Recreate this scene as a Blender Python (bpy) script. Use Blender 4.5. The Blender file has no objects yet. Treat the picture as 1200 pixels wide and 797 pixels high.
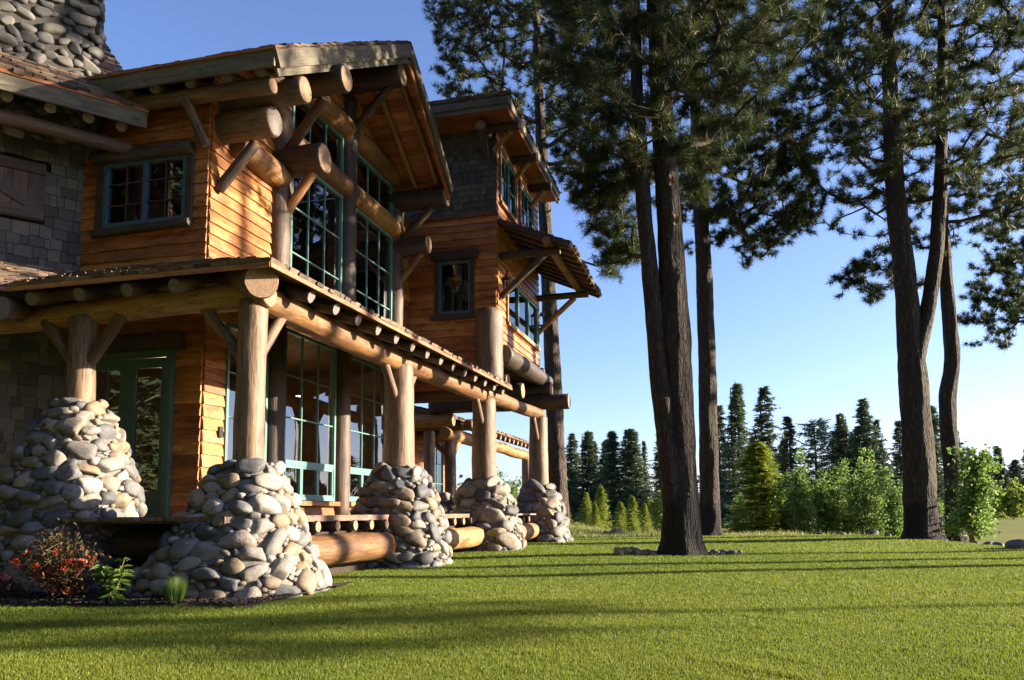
import bpy, bmesh, math, random
import numpy as np
from mathutils import Vector, Matrix, noise

# ------------------------------------------------------------------ camera, sky, sun, exposure
scene = bpy.context.scene
COL = scene.collection
R = math.radians
EYE = 1.02
F_PX, TILT, YAW, ROLL, CX, CY = 950.66, R(6.16), R(14.73), R(-.47), 600.0, 498.4
_c, _s = math.cos(YAW), math.sin(YAW)
FWD = np.array([-_s*math.cos(TILT), _c*math.cos(TILT), math.sin(TILT)])
RIGHT = np.array([_c, _s, 0.0]); UP = np.cross(RIGHT, FWD)
RIGHT, UP = (math.cos(ROLL)*RIGHT + math.sin(ROLL)*UP, -math.sin(ROLL)*RIGHT + math.cos(ROLL)*UP)
CAM = np.array([0, 0, EYE])
cam_data = bpy.data.cameras.new('camera')
cam = bpy.data.objects.new('camera', cam_data); COL.objects.link(cam)
cam.matrix_world = Matrix([[RIGHT[i], UP[i], -FWD[i], CAM[i]] for i in range(3)] + [[0, 0, 0, 1]])
cam_data.sensor_width = 36; cam_data.lens = F_PX/1200*36
cam_data.shift_y = (CY - 398.5)/1200
cam_data.clip_end = 20000; cam_data.clip_start = .05
scene.camera = cam

SUN_EL, SUN_AZ = R(14), R(69.5)
world = bpy.data.worlds.new('World'); scene.world = world; world.use_nodes = True
wn = world.node_tree
sky = wn.nodes.new('ShaderNodeTexSky'); sky.sky_type = 'NISHITA'; sky.sun_disc = False
sky.sun_elevation = SUN_EL; sky.sun_rotation = SUN_AZ
sky.air_density = 1.0; sky.dust_density = 1.6; sky.ozone_density = 4.0; sky.altitude = 1000
tint = wn.nodes.new('ShaderNodeMix'); tint.data_type = 'RGBA'; tint.blend_type = 'MULTIPLY'; tint.inputs[0].default_value = 1
tint.inputs[7].default_value = (1.15, .95, 1.01, 1)
wn.links.new(sky.outputs[0], tint.inputs[6]); wn.links.new(tint.outputs[2], wn.nodes['Background'].inputs[0])
wn.nodes['Background'].inputs[1].default_value = 0.072
sd = bpy.data.lights.new('sun', 'SUN'); sd.energy = 4.8; sd.angle = R(.55); sd.color = (1, .84, .62)
SUNV = np.array([math.sin(SUN_AZ)*math.cos(SUN_EL), math.cos(SUN_AZ)*math.cos(SUN_EL), math.sin(SUN_EL)])
so = bpy.data.objects.new('sun', sd); COL.objects.link(so)
so.rotation_euler = Vector(SUNV).to_track_quat('Z', 'Y').to_euler()
scene.view_settings.view_transform = 'Standard'; scene.view_settings.look = 'None'
scene.view_settings.gamma = 1; scene.view_settings.exposure = 2.24
scene.cycles.max_bounces = 8; scene.cycles.transparent_max_bounces = 16
scene.cycles.use_denoising = True

rng = np.random.default_rng(7); random.seed(7)

# ------------------------------------------------------------------ helpers
def ray(px, py): return FWD*F_PX + RIGHT*(px-CX) - UP*(py-CY)
def on_x(px, py, x):
    d = ray(px, py); return CAM + d*(x/d[0])
def on_y(px, py, y):
    d = ray(px, py); return CAM + d*(y/d[1])
def on_z(px, py, z):
    d = ray(px, py); return CAM + d*((z-EYE)/d[2])
FH = np.array([-_s, _c]); LH = np.array([_c, _s])
def on_d(px, py, dep):
    d = ray(px, py); return CAM + d*(dep/(d[:2] @ FH))
def smooth(a, b, x):
    t = np.clip((x-a)/(b-a), 0, 1); return t*t*(3-2*t)
def ground_z(x, y):
    x = np.asarray(x, float); y = np.asarray(y, float)
    d = x*FH[0] + y*FH[1]; l = x*LH[0] + y*LH[1]
    z = .009*np.clip(d-6, 0, 22)
    und = .03*np.sin(x*.9+1)*np.sin(y*.7) + .02*np.sin(x*.37+y*.5)
    z = z + und*.5*smooth(6, 12, np.hypot(x, y))
    edge = 11.2 + .08*(d-17)
    drop = smooth(0, 3.2, l-edge)*smooth(8, 13, d)
    back = smooth(27.5, 33, d)*smooth(2, 9, l)
    z = z - .75*np.maximum(drop, back)
    return z
def gz(x, y): return float(ground_z(x, y))
def ground_at(px, dep):
    p = on_d(px, 620, dep); return Vector((p[0], p[1], gz(p[0], p[1])))

class MB:
    def __init__(s): s.v = []; s.f = []; s.uv = []; s.tone = []; s.mi = []; s.sm = []
    def add(s, verts, faces, uvs=None, tone=0.5, mi=0, smooth=False):
        o = len(s.v); s.v.extend([tuple(map(float, v)) for v in verts])
        for k, f in enumerate(faces):
            s.f.append([o+i for i in f])
            s.uv.append(uvs[k] if uvs is not None else [(0, 0)]*len(f))
            s.tone.append(tone if np.isscalar(tone) else tone[k]); s.mi.append(mi if np.isscalar(mi) else mi[k]); s.sm.append(smooth)
    def box(s, c, ax, half, tone=.5, mi=0, uvscale=True):
        """c centre, ax three unit axes (rows), half extents; uv: along axis 0"""
        c = np.array(c, float); ax = np.array(ax, float); h = np.array(half, float)
        P = [c + ax[0]*h[0]*a + ax[1]*h[1]*b + ax[2]*h[2]*e for a in (-1, 1) for b in (-1, 1) for e in (-1, 1)]
        F = [(0,1,3,2),(4,6,7,5),(0,4,5,1),(2,3,7,6),(0,2,6,4),(1,5,7,3)]
        if np.dot(np.cross(ax[0], ax[1]), ax[2]) < 0: F = [f[::-1] for f in F]
        r = random.random()*40
        loc = [(a*h[0], b*h[1], e*h[2]) for a in (-1, 1) for b in (-1, 1) for e in (-1, 1)]
        U = [[(loc[i][0]+r, loc[i][1]+loc[i][2]+r*.7) for i in f] for f in F]
        s.add(P, F, U, tone, mi)
    def bar(s, p0, p1, w, h, upv=(0, 0, 1), tone=.5, mi=0):
        p0 = np.array(p0, float); p1 = np.array(p1, float); a = p1-p0; L = np.linalg.norm(a); a /= L
        u = np.array(upv, float); b = np.cross(u, a)
        if np.linalg.norm(b) < 1e-4: b = np.cross((1, 0, 0), a)
        b /= np.linalg.norm(b); u = np.cross(a, b)
        s.box((p0+p1)/2, [a, b, u], [L/2, w/2, h/2], tone, mi)
    def log(s, p0, p1, r0, r1=None, seg=16, bend=.012, tone=None, chamfer=.12):
        """a peeled log with slightly wandering axis and radius; end grain is material slot 1"""
        r1 = r0 if r1 is None else r1
        tone = random.random() if tone is None else tone
        p0 = np.array(p0, float); p1 = np.array(p1, float); a = p1-p0; L = np.linalg.norm(a); a /= L
        u = np.array((0, 0, 1.)) if abs(a[2]) < .9 else np.array((1., 0, 0))
        b = np.cross(u, a); b /= np.linalg.norm(b); c = np.cross(a, b)
        n = max(3, int(L/.16)); sd_ = random.random()*100
        ts = [0, chamfer*r0/L] + [k/n for k in range(1, n)] + [1-chamfer*r1/L, 1]
        V = []; UV = []
        for i, t in enumerate(ts):
            r = r0+(r1-r0)*t
            if i == 0 or i == len(ts)-1: r *= 1-chamfer*.8
            w = noise.noise_vector((t*L*.45+sd_, 3.1, sd_))*bend*L*.5*min(1, 4*t*(1-t)+.1)
            for k in range(seg+1):
                th = 2*math.pi*k/seg; ck, sk = math.cos(th), math.sin(th)
                rr = r*(1+.085*noise.noise((ck*1.2+sd_, sk*1.2, t*L*1.1))+.05*noise.noise((ck*3+sd_, sk*3, t*L*3.2)))
                V.append(p0+a*L*t+b*(rr*ck+w[0])+c*(rr*sk+w[1])); UV.append((t*L+sd_, th*r0))
        F = []; U = []
        m = seg+1
        for i in range(len(ts)-1):
            for k in range(seg):
                q = (i*m+k, i*m+k+1, (i+1)*m+k+1, (i+1)*m+k); F.append(q); U.append([UV[j] for j in q])
        s.add(V, F, U, tone, 0, True)
        for end, i in ((0, 0), (1, len(ts)-1)):
            ring = [V[i*m+k] for k in range(seg)]
            cen = sum(ring)/seg
            F = []; U = []
            for k in range(seg):
                k2 = (k+1) % seg
                t1, t2 = 2*math.pi*k/seg, 2*math.pi*k2/seg
                tri = (seg, k2, k) if end == 0 else (seg, k, k2)
                uvm = {seg: (0, 0), k: (r0*math.cos(t1), r0*math.sin(t1)), k2: (r0*math.cos(t2), r0*math.sin(t2))}
                F.append(tri); U.append([uvm[j] for j in tri])
            s.add(ring+[cen], F, U, tone, 1, False)
    def build(s, name, mats, parent=None):
        me = bpy.data.meshes.new(name); me.from_pydata(s.v, [], s.f); 
        me.polygons.foreach_set('material_index', s.mi); me.polygons.foreach_set('use_smooth', s.sm)
        uvl = me.uv_layers.new(name='UVMap'); uvl.data.foreach_set('uv', np.array([c for f in s.uv for p in f for c in p], np.float32))
        at = me.attributes.new('tone', 'FLOAT', 'FACE'); at.data.foreach_set('value', np.array(s.tone, np.float32))
        me.update()
        for m in (mats if isinstance(mats, (list, tuple)) else [mats]): me.materials.append(m)
        o = bpy.data.objects.new(name, me); COL.objects.link(o); o.parent = parent
        return o

def tri_soup(name, V, tone, mat, parent=None, quads=False):
    """V (n,3 or 4,3) array of free faces with one tone each"""
    k = 4 if quads else 3
    n = len(V); me = bpy.data.meshes.new(name)
    me.vertices.add(n*k); me.vertices.foreach_set('co', np.asarray(V, np.float32).reshape(-1))
    me.loops.add(n*k); me.loops.foreach_set('vertex_index', np.arange(n*k, dtype=np.int32))
    me.polygons.add(n); me.polygons.foreach_set('loop_start', np.arange(0, n*k, k, dtype=np.int32))
    me.update(calc_edges=True)
    at = me.attributes.new('tone', 'FLOAT', 'FACE'); at.data.foreach_set('value', np.asarray(tone, np.float32))
    me.materials.append(mat)
    o = bpy.data.objects.new(name, me); COL.objects.link(o); o.parent = parent
    return o

def empty(name, loc, label, cat, group=None):
    o = bpy.data.objects.new(name, None); COL.objects.link(o); o.location = loc; o.empty_display_size = .3
    return tag(o, label, cat, group)
def tag(o, label, cat, group=None, kind=None):
    o['label'] = label; o['category'] = cat
    if group: o['group'] = group
    if kind: o['kind'] = kind
    return o
def structure(o, label, cat):
    return tag(o, label, cat, kind='structure')

# ------------------------------------------------------------------ materials
def mat_new(name):
    m = bpy.data.materials.new(name); m.use_nodes = True; nt = m.node_tree
    return m, nt, nt.nodes['Principled BSDF']
def N(nt, typ, **kw):
    n = nt.nodes.new(typ)
    for k, v in kw.items():
        if k.startswith('i_'): n.inputs[k[2:].replace('_', ' ')].default_value = v
        else: setattr(n, k, v)
    return n
def ramp(nt, fac, stops, interp='LINEAR'):
    r = nt.nodes.new('ShaderNodeValToRGB'); r.color_ramp.interpolation = interp
    e = r.color_ramp.elements
    while len(e) < len(stops): e.new(.5)
    for el, (p, c) in zip(e, stops): el.position = p; el.color = (*c, 1)
    nt.links.new(fac, r.inputs[0]); return r.outputs[0]
def mapped(nt, src, scale):
    mp = nt.nodes.new('ShaderNodeMapping'); mp.inputs['Scale'].default_value = scale
    nt.links.new(src, mp.inputs[0]); return mp.outputs[0]
def noise_n(nt, vec, scale, detail=4, rough=.55):
    n = nt.nodes.new('ShaderNodeTexNoise'); n.inputs['Scale'].default_value = scale
    n.inputs['Detail'].default_value = detail; n.inputs['Roughness'].default_value = rough
    if vec is not None: nt.links.new(vec, n.inputs['Vector'])
    return n.outputs['Fac']
def mix(nt, fac, a, b, mode='MIX'):
    m = nt.nodes.new('ShaderNodeMix'); m.data_type = 'RGBA'; m.blend_type = mode
    if isinstance(fac, (int, float)): m.inputs[0].default_value = fac
    else: nt.links.new(fac, m.inputs[0])
    for i, x in ((6, a), (7, b)):
        if isinstance(x, tuple): m.inputs[i].default_value = (*x, 1)
        else: nt.links.new(x, m.inputs[i])
    return m.outputs[2]
def math_n(nt, op, a, b=None):
    m = nt.nodes.new('ShaderNodeMath'); m.operation = op
    for i, x in enumerate((a, b)):
        if x is None: continue
        if isinstance(x, (int, float)): m.inputs[i].default_value = x
        else: nt.links.new(x, m.inputs[i])
    return m.outputs[0]
def bump(nt, h, strength, dist=.02):
    b = nt.nodes.new('ShaderNodeBump'); b.inputs['Strength'].default_value = strength; b.inputs['Distance'].default_value = dist
    nt.links.new(h, b.inputs['Height']); return b.outputs[0]
def attr(nt, name='tone'):
    a = nt.nodes.new('ShaderNodeAttribute'); a.attribute_name = name; return a.outputs['Fac']

def wood(name, dark, mid, light, rough=.62, streak=9., bstr=.35):
    m, nt, p = mat_new(name)
    uv = nt.nodes.new('ShaderNodeTexCoord').outputs['UV']
    s1 = noise_n(nt, mapped(nt, uv, (.8, streak, 1)), 2.2, 7, .65)
    s2 = noise_n(nt, mapped(nt, uv, (1.1, 2.2, 1)), .9, 4)
    t = attr(nt)
    f = math_n(nt, 'ADD', math_n(nt, 'MULTIPLY', s1, .62), math_n(nt, 'MULTIPLY', s2, .38))
    f = math_n(nt, 'ADD', f, math_n(nt, 'MULTIPLY', math_n(nt, 'SUBTRACT', t, .5), .34))
    c = ramp(nt, f, [(.30, dark), (.52, mid), (.72, light)])
    vo = nt.nodes.new('ShaderNodeTexVoronoi'); vo.inputs['Scale'].default_value = 1.0
    nt.links.new(mapped(nt, uv, (1.6, 3.6, 1)), vo.inputs['Vector'])
    kn = ramp(nt, vo.outputs['Distance'], [(.0, (1, 1, 1)), (.10, (.6, .6, .6)), (.16, (0, 0, 0))])
    c = mix(nt, math_n(nt, 'MULTIPLY', kn, .75), c, tuple(x*.35 for x in dark))
    # drying checks: thin dark lines along the grain
    ck = noise_n(nt, mapped(nt, uv, (.5, 7, 1)), 1.3, 3, .6)
    ck = ramp(nt, ck, [(.478, (0, 0, 0)), (.5, (1, 1, 1)), (.522, (0, 0, 0))])
    c = mix(nt, math_n(nt, 'MULTIPLY', ck, .72), c, tuple(x*.3 for x in dark))
    bl = noise_n(nt, mapped(nt, uv, (.55, 1.6, 1)), 1.7, 6, .68)
    c = mix(nt, ramp(nt, bl, [(.34, (.75, .75, .75)), (.50, (0, 0, 0))]), c, tuple(x*.55 for x in dark))
    gr = noise_n(nt, mapped(nt, uv, (.7, 2.6, 1)), 2.9, 5, .7)
    c = mix(nt, ramp(nt, gr, [(.56, (0, 0, 0)), (.72, (.55, .55, .55))]), c, tuple(.5*a+.5*sum(light)/3 for a in light))
    nt.links.new(c, p.inputs['Base Color'])
    p.inputs['Roughness'].default_value = rough
    nt.links.new(bump(nt, math_n(nt, 'ADD', s1, math_n(nt, 'MULTIPLY', bl, .8)), bstr*1.5, .018), p.inputs['Normal'])
    return m
def end_grain(name, a, b):
    m, nt, p = mat_new(name)
    uv = nt.nodes.new('ShaderNodeTexCoord').outputs['UV']
    w = nt.nodes.new('ShaderNodeTexWave'); w.wave_type = 'RINGS'; w.rings_direction = 'Z'
    w.inputs['Scale'].default_value = 9; w.inputs['Distortion'].default_value = 2.6; w.inputs['Detail'].default_value = 3
    nt.links.new(uv, w.inputs['Vector'])
    n = noise_n(nt, uv, 14, 4)
    f = math_n(nt, 'ADD', math_n(nt, 'MULTIPLY', w.outputs['Fac'], .22), math_n(nt, 'MULTIPLY', n, .85))
    c = ramp(nt, f, [(.2, a), (.8, b)])
    nt.links.new(c, p.inputs['Base Color']); p.inputs['Roughness'].default_value = .8
    nt.links.new(bump(nt, f, .3, .01), p.inputs['Normal'])
    return m
def toned(name, stops, nscale=6., amt=.35, rough=.8, bstr=.4, bdist=.02, interp='LINEAR', stretch=(1, 1, 1), translucent=0):
    """colour picked per piece by its tone, mottled by object-space noise"""
    m, nt, p = mat_new(name)
    ob = nt.nodes.new('ShaderNodeTexCoord').outputs['Object']
    c = ramp(nt, attr(nt), stops, interp)
    vec = mapped(nt, ob, stretch)
    n = noise_n(nt, vec, nscale, 6, .6); n2 = noise_n(nt, vec, nscale*5, 4, .6)
    k = ramp(nt, n, [(.3, (1-amt,)*3), (.7, (1+amt*.6,)*3)])
    c = mix(nt, 1.0, c, k, 'MULTIPLY')
    nt.links.new(c, p.inputs['Base Color']); p.inputs['Roughness'].default_value = rough
    if bstr: nt.links.new(bump(nt, math_n(nt, 'ADD', n, math_n(nt, 'MULTIPLY', n2, .4)), bstr, bdist), p.inputs['Normal'])
    return m
def leafy(name, stops, trans=.35, rough=.5, spec=.3):
    m, nt, p = mat_new(name)
    c = ramp(nt, attr(nt), stops)
    nt.links.new(c, p.inputs['Base Color']); p.inputs['Roughness'].default_value = rough
    p.inputs['Specular IOR Level'].default_value = spec
    tr = nt.nodes.new('ShaderNodeBsdfTranslucent'); nt.links.new(c, tr.inputs['Color'])
    mx = nt.nodes.new('ShaderNodeMixShader'); mx.inputs[0].default_value = trans
    nt.links.new(p.outputs[0], mx.inputs[1]); nt.links.new(tr.outputs[0], mx.inputs[2])
    nt.links.new(mx.outputs[0], nt.nodes['Material Output'].inputs['Surface'])
    return m
def plain(name, col, rough=.6, metal=0, nscale=5, amt=.25):
    m, nt, p = mat_new(name)
    ob = nt.nodes.new('ShaderNodeTexCoord').outputs['Object']
    n = noise_n(nt, ob, nscale, 5)
    c = ramp(nt, n, [(.3, tuple(x*(1-amt) for x in col)), (.7, tuple(min(1, x*(1+amt)) for x in col))])
    nt.links.new(c, p.inputs['Base Color']); p.inputs['Roughness'].default_value = rough; p.inputs['Metallic'].default_value = metal
    return m

M = {}
M['post'] = wood('weathered_post_wood', (0.0544, 0.0316, 0.0179), (0.1268, 0.0756, 0.0427), (0.2391, 0.1512, 0.0894))
M['honey'] = wood('honey_log_wood', (0.1050, 0.0447, 0.0128), (0.2422, 0.1154, 0.0350), (0.3876, 0.2163, 0.0787))
M['brown'] = wood('brown_log_wood', (0.0259, 0.0155, 0.0104), (0.0605, 0.0357, 0.0219), (0.1152, 0.0720, 0.0450))
M['dark'] = wood('dark_log_wood', (0.0196, 0.0133, 0.0098), (0.0434, 0.0294, 0.0217), (0.0770, 0.0560, 0.0420))
M['end'] = end_grain('log_end_grain', (0.1088, 0.0612, 0.0340), (0.2856, 0.1904, 0.1156))
M['endgray'] = end_grain('weathered_end_grain', (0.0720, 0.0600, 0.0560), (0.1920, 0.1600, 0.1440))
M['siding'] = wood('cedar_siding', (0.1856, 0.0574, 0.0112), (0.3710, 0.1344, 0.0277), (0.5194, 0.2319, 0.0603), .5, 6)
M['sidingdark'] = wood('dark_cedar_board', (.07, .025, .010), (.15, .06, .022), (.24, .11, .045), .55, 6)
M['soffit'] = wood('soffit_boards', (.16, .045, .015), (.29, .095, .03), (.42, .17, .06), .55, 8)
M['fascia'] = wood('grey_green_fascia', (0.0748, 0.0640, 0.0399), (0.1188, 0.1024, 0.0654), (0.1760, 0.1480, 0.0963), .7, 10, .25)
M['shingle'] = toned('grey_shingle', [(0, (0.0454, 0.0462, 0.0438)), (.4, (0.0771, 0.0773, 0.0741)), (.75, (0.1089, 0.1050, 0.0945)), (1, (0.1361, 0.1134, 0.0832))], 9, .3, .85, .35, .01, stretch=(1, 1, 3))
M['shake'] = toned('roof_shake', [(0, (0.0525, 0.0375, 0.0300)), (.4, (0.1125, 0.0750, 0.0525)), (.75, (0.1800, 0.1125, 0.0675)), (1, (0.2250, 0.1800, 0.1425))], 9, .4, .85, .5, .02)
M['stone'] = toned('river_stone', [(0, (0.0428, 0.0481, 0.0563)), (.16, (0.0951, 0.1019, 0.1136)), (.34, (0.1570, 0.1530, 0.1501)), (.5, (0.2282, 0.2085, 0.1865)), (.64, (0.2567, 0.1900, 0.1227)), (.78, (0.1806, 0.1344, 0.0908)), (.9, (0.3042, 0.2688, 0.2319)), (1, (0.3804, 0.3522, 0.3137))], 7, .42, .72, .45, .02)
def mineral(m):
    nt = m.node_tree; pr = nt.nodes['Principled BSDF']; src = pr.inputs['Base Color'].links[0].from_socket
    ob = nt.nodes.new('ShaderNodeTexCoord').outputs['Object']
    sp = noise_n(nt, ob, 95, 3, .7); ve = noise_n(nt, mapped(nt, ob, (1, 1.7, 3)), 4.5, 8, .72)
    c = mix(nt, 1.0, src, ramp(nt, sp, [(.35, (.62, .62, .62)), (.65, (1.3, 1.3, 1.3))]), 'MULTIPLY')
    c = mix(nt, ramp(nt, ve, [(.47, (0, 0, 0)), (.5, (.5, .5, .5)), (.53, (0, 0, 0))]), c, (.05, .045, .04))
    li = noise_n(nt, ob, 6.5, 7, .75)
    c = mix(nt, ramp(nt, li, [(.60, (0, 0, 0)), (.68, (.55, .55, .55))]), c, (.085, .085, .06))
    nt.links.new(c, pr.inputs['Base Color'])
mineral(M['stone'])
M['stonedark'] = toned('chimney_stone', [(0, (0.0242, 0.0251, 0.0266)), (.4, (0.0532, 0.0532, 0.0532)), (.7, (0.0871, 0.0822, 0.0749)), (1, (0.1306, 0.1209, 0.1064))], 7, .35, .75, .4, .02)  # albedo cut further so the colour stands in for tree shade on the chimney
M['mortar'] = plain('mortar', (0.1300, 0.1196, 0.1066), .95, 0, 20, .35)
M['mortardark'] = plain('dark_mortar', (.045, .042, .038), .95, 0, 20, .35)
M['teal'] = plain('teal_window_paint', (.085, .195, .185), .42, 0, 8, .12)
M['blue'] = plain('slate_blue_paint', (.045, .095, .13), .45, 0, 8, .15)
M['doorgreen'] = plain('dark_green_door_paint', (0.0470, 0.1042, 0.0924), .4, 0, 6, .15)
M['deck'] = wood('deck_boards', (.10, .055, .035), (.19, .11, .075), (.30, .20, .15), .6, 9)
M['metal'] = plain('brushed_metal', (.55, .54, .52), .3, 1, 30, .1)
M['blackmetal'] = plain('black_metal', (.02, .02, .02), .45, .6, 20, .2)
M['room'] = plain('interior_wood', (0.1000, 0.0550, 0.0280), .7, 0, 3, .4)
M['paper'] = plain('white_paper', (.78, .78, .76), .7, 0, 10, .03)
M['ink'] = plain('grey_ink', (.2, .2, .22), .7, 0, 10, .1)
M['bulb'], _nt, _p = mat_new('lamp_bulb'); _p.inputs['Emission Color'].default_value = (1, .55, .2, 1); _p.inputs['Emission Strength'].default_value = 14
# window glass: a tinted see-through pane with a mirror share that grows at grazing angles
g, nt, p = mat_new('window_glass')
nt.nodes.remove(p)
fr = N(nt, 'ShaderNodeFresnel'); fr.inputs['IOR'].default_value = 2.5
gl = N(nt, 'ShaderNodeBsdfGlossy'); gl.inputs['Roughness'].default_value = .012; gl.inputs['Color'].default_value = (.92, .95, 1, 1)
tp = N(nt, 'ShaderNodeBsdfTransparent'); tp.inputs['Color'].default_value = (.46, .50, .49, 1)
mx = N(nt, 'ShaderNodeMixShader')
ob = nt.nodes.new('ShaderNodeTexCoord').outputs['Object']
nt.links.new(bump(nt, noise_n(nt, ob, 1.1, 1), .04, .05), gl.inputs['Normal'])
nt.links.new(fr.outputs[0], mx.inputs[0]); nt.links.new(tp.outputs[0], mx.inputs[1]); nt.links.new(gl.outputs[0], mx.inputs[2])
nt.links.new(mx.outputs[0], nt.nodes['Material Output'].inputs['Surface'])
M['glass'] = g
# bark: plates split by dark furrows, charred near the ground
def bark(name, furrow, plate, light, char=True):
    m, nt, p = mat_new(name)
    ob = nt.nodes.new('ShaderNodeTexCoord').outputs['Object']
    v = mapped(nt, ob, (1, 1, .2))
    vo = nt.nodes.new('ShaderNodeTexVoronoi'); vo.feature = 'DISTANCE_TO_EDGE'; vo.inputs['Scale'].default_value = 11
    nv = nt.nodes.new('ShaderNodeTexNoise'); nv.inputs['Scale'].default_value = 5; nt.links.new(v, nv.inputs['Vector'])
    va = nt.nodes.new('ShaderNodeVectorMath'); va.operation = 'MULTIPLY_ADD'; va.inputs[1].default_value = (.5, .5, .5)
    nt.links.new(nv.outputs['Color'], va.inputs[0]); nt.links.new(v, va.inputs[2]); nt.links.new(va.outputs[0], vo.inputs['Vector'])
    n = noise_n(nt, v, 16, 6, .65)
    e = ramp(nt, vo.outputs['Distance'], [(0, (0, 0, 0)), (.22, (1, 1, 1))])
    h = math_n(nt, 'ADD', math_n(nt, 'MULTIPLY', e, .45), math_n(nt, 'MULTIPLY', n, .75))
    c = ramp(nt, h, [(.2, furrow), (.75, plate), (1.1, light)])
    if char:
        sx = nt.nodes.new('ShaderNodeSeparateXYZ'); nt.links.new(ob, sx.inputs[0])
        zz = math_n(nt, 'ADD', sx.outputs['Z'], math_n(nt, 'MULTIPLY', noise_n(nt, ob, 2.2, 5, .7), 1.1))
        c = mix(nt, ramp(nt, math_n(nt, 'MULTIPLY', zz, .5), [(.84, (0, 0, 0)), (.98, (1, 1, 1))]), (.007, .006, .0055), c)
    nt.links.new(c, p.inputs['Base Color']); p.inputs['Roughness'].default_value = .9
    nt.links.new(bump(nt, h, 1.0, .09), p.inputs['Normal'])
    return m
M['bark'] = bark('ponderosa_bark', (0.0082, 0.0060, 0.0048), (0.0376, 0.0255, 0.0180), (0.0751, 0.0545, 0.0394))
M['barkplain'] = bark('grey_bark', (0.0162, 0.0119, 0.0092), (0.0648, 0.0459, 0.0324), (0.1188, 0.0891, 0.0648), False)
M['limb'] = plain('limb_bark', (.055, .042, .033), .9, 0, 12, .4)
M['needle'] = leafy('pine_needles', [(0, (0.0158, 0.0301, 0.0115)), (.5, (0.0373, 0.0610, 0.0186)), (.85, (0.0753, 0.0897, 0.0229)), (1, (0.1076, 0.0861, 0.0287))], .38)
M['fir'] = leafy('fir_needles', [(0, (0.0406, 0.0728, 0.0424)), (.5, (0.0810, 0.1255, 0.0654)), (1, (0.1722, 0.1985, 0.0769))], .25)
M['fir2'] = leafy('olive_fir_needles', [(0, (0.0385, 0.0605, 0.0330)), (.5, (0.0715, 0.0990, 0.0462)), (1, (0.1320, 0.1430, 0.0605))], .25)
M['brightfir'] = leafy('young_pine_needles', [(0, (0.1332, 0.1908, 0.0327)), (.5, (0.2662, 0.3369, 0.0492)), (1, (0.4526, 0.4492, 0.0737))], .3)
M['aspen'] = leafy('aspen_leaves', [(0, (0.0635, 0.1314, 0.0245)), (.5, (0.1360, 0.2372, 0.0489)), (1, (0.2720, 0.3533, 0.1075))], .48)
M['grass'] = leafy('lawn_blades', [(0, (0.0657, 0.1051, 0.0114)), (.5, (0.1365, 0.1938, 0.0190)), (1, (0.2528, 0.2602, 0.0474))], .45, .55, .25)
M['tallgrass'] = leafy('meadow_grass_blades', [(0, (0.1100, 0.1540, 0.0385)), (.6, (0.2200, 0.2530, 0.0770)), (1, (0.3520, 0.3190, 0.1430))], .35)
M['redleaf'] = leafy('azalea_leaves', [(0, (0.0317, 0.0480, 0.0192)), (.5, (0.0739, 0.0576, 0.0240)), (1, (0.1373, 0.0576, 0.0288))], .3)
M['petal'] = leafy('orange_red_petals', [(0, (0.2550, 0.0255, 0.0127)), (1, (0.3672, 0.0714, 0.0408))], .3)
M['pink'] = leafy('pink_petals', [(0, (.65, .10, .22)), (1, (.8, .3, .4))], .3)
M['greenleaf'] = leafy('garden_leaves', [(0, (.05, .12, .025)), (1, (.16, .24, .05))], .35)
M['stem'] = plain('plant_stem', (.12, .08, .04), .8, 0, 10, .3)
M['mulch'] = toned('bark_mulch', [(0, (.018, .013, .010)), (1, (.06, .04, .028))], 30, .5, .95, .8, .03)
# ------------------------------------------------------------------ ground sheet
def ground_sheet():
    rad = np.concatenate([np.linspace(.4, 40, 90), np.geomspace(42, 9000, 46)])
    az = np.linspace(-math.pi, math.pi, 193)[:-1]
    V = [(0, 0, gz(0, 0))]; F = []
    for r in rad:
        x = np.sin(az)*r; y = np.cos(az)*r; z = ground_z(x, y)
        V += list(zip(x, y, z))
    n = len(az)
    for k in range(n): F.append((0, 1+(k+1) % n, 1+k))
    for i in range(len(rad)-1):
        for k in range(n):
            a = 1+i*n+k; b = 1+i*n+(k+1) % n; F.append((a, b, b+n, a+n))
    me = bpy.data.meshes.new('ground'); me.from_pydata(V, [], F); me.update()
    for q in me.polygons: q.use_smooth = True
    m, nt, p = mat_new('turf')
    ob = nt.nodes.new('ShaderNodeTexCoord').outputs['Object']
    n1 = noise_n(nt, ob, .5, 6, .6); n2 = noise_n(nt, ob, 9, 6, .7); n3 = noise_n(nt, ob, .02, 4, .6)
    c = ramp(nt, n1, [(.3, (.080, .105, .014)), (.7, (.14, .155, .024))])
    c = mix(nt, ramp(nt, n2, [(.4, (0, 0, 0)), (.75, (.7, .7, .7))]), c, (.13, .13, .035))
    c = mix(nt, ramp(nt, n3, [(.45, (0, 0, 0)), (.6, (.6, .6, .6))]), c, (.20, .175, .03))
    nt.links.new(c, p.inputs['Base Color']); p.inputs['Roughness'].default_value = .95; p.inputs['Specular IOR Level'].default_value = .1
    nt.links.new(bump(nt, n2, .3, .03), p.inputs['Normal'])
    me.materials.append(m)
    o = bpy.data.objects.new('ground', me); COL.objects.link(o)
    structure(o, 'green lawn and meadow ground spreading from the log house to the forest', 'ground')
ground_sheet()

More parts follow.
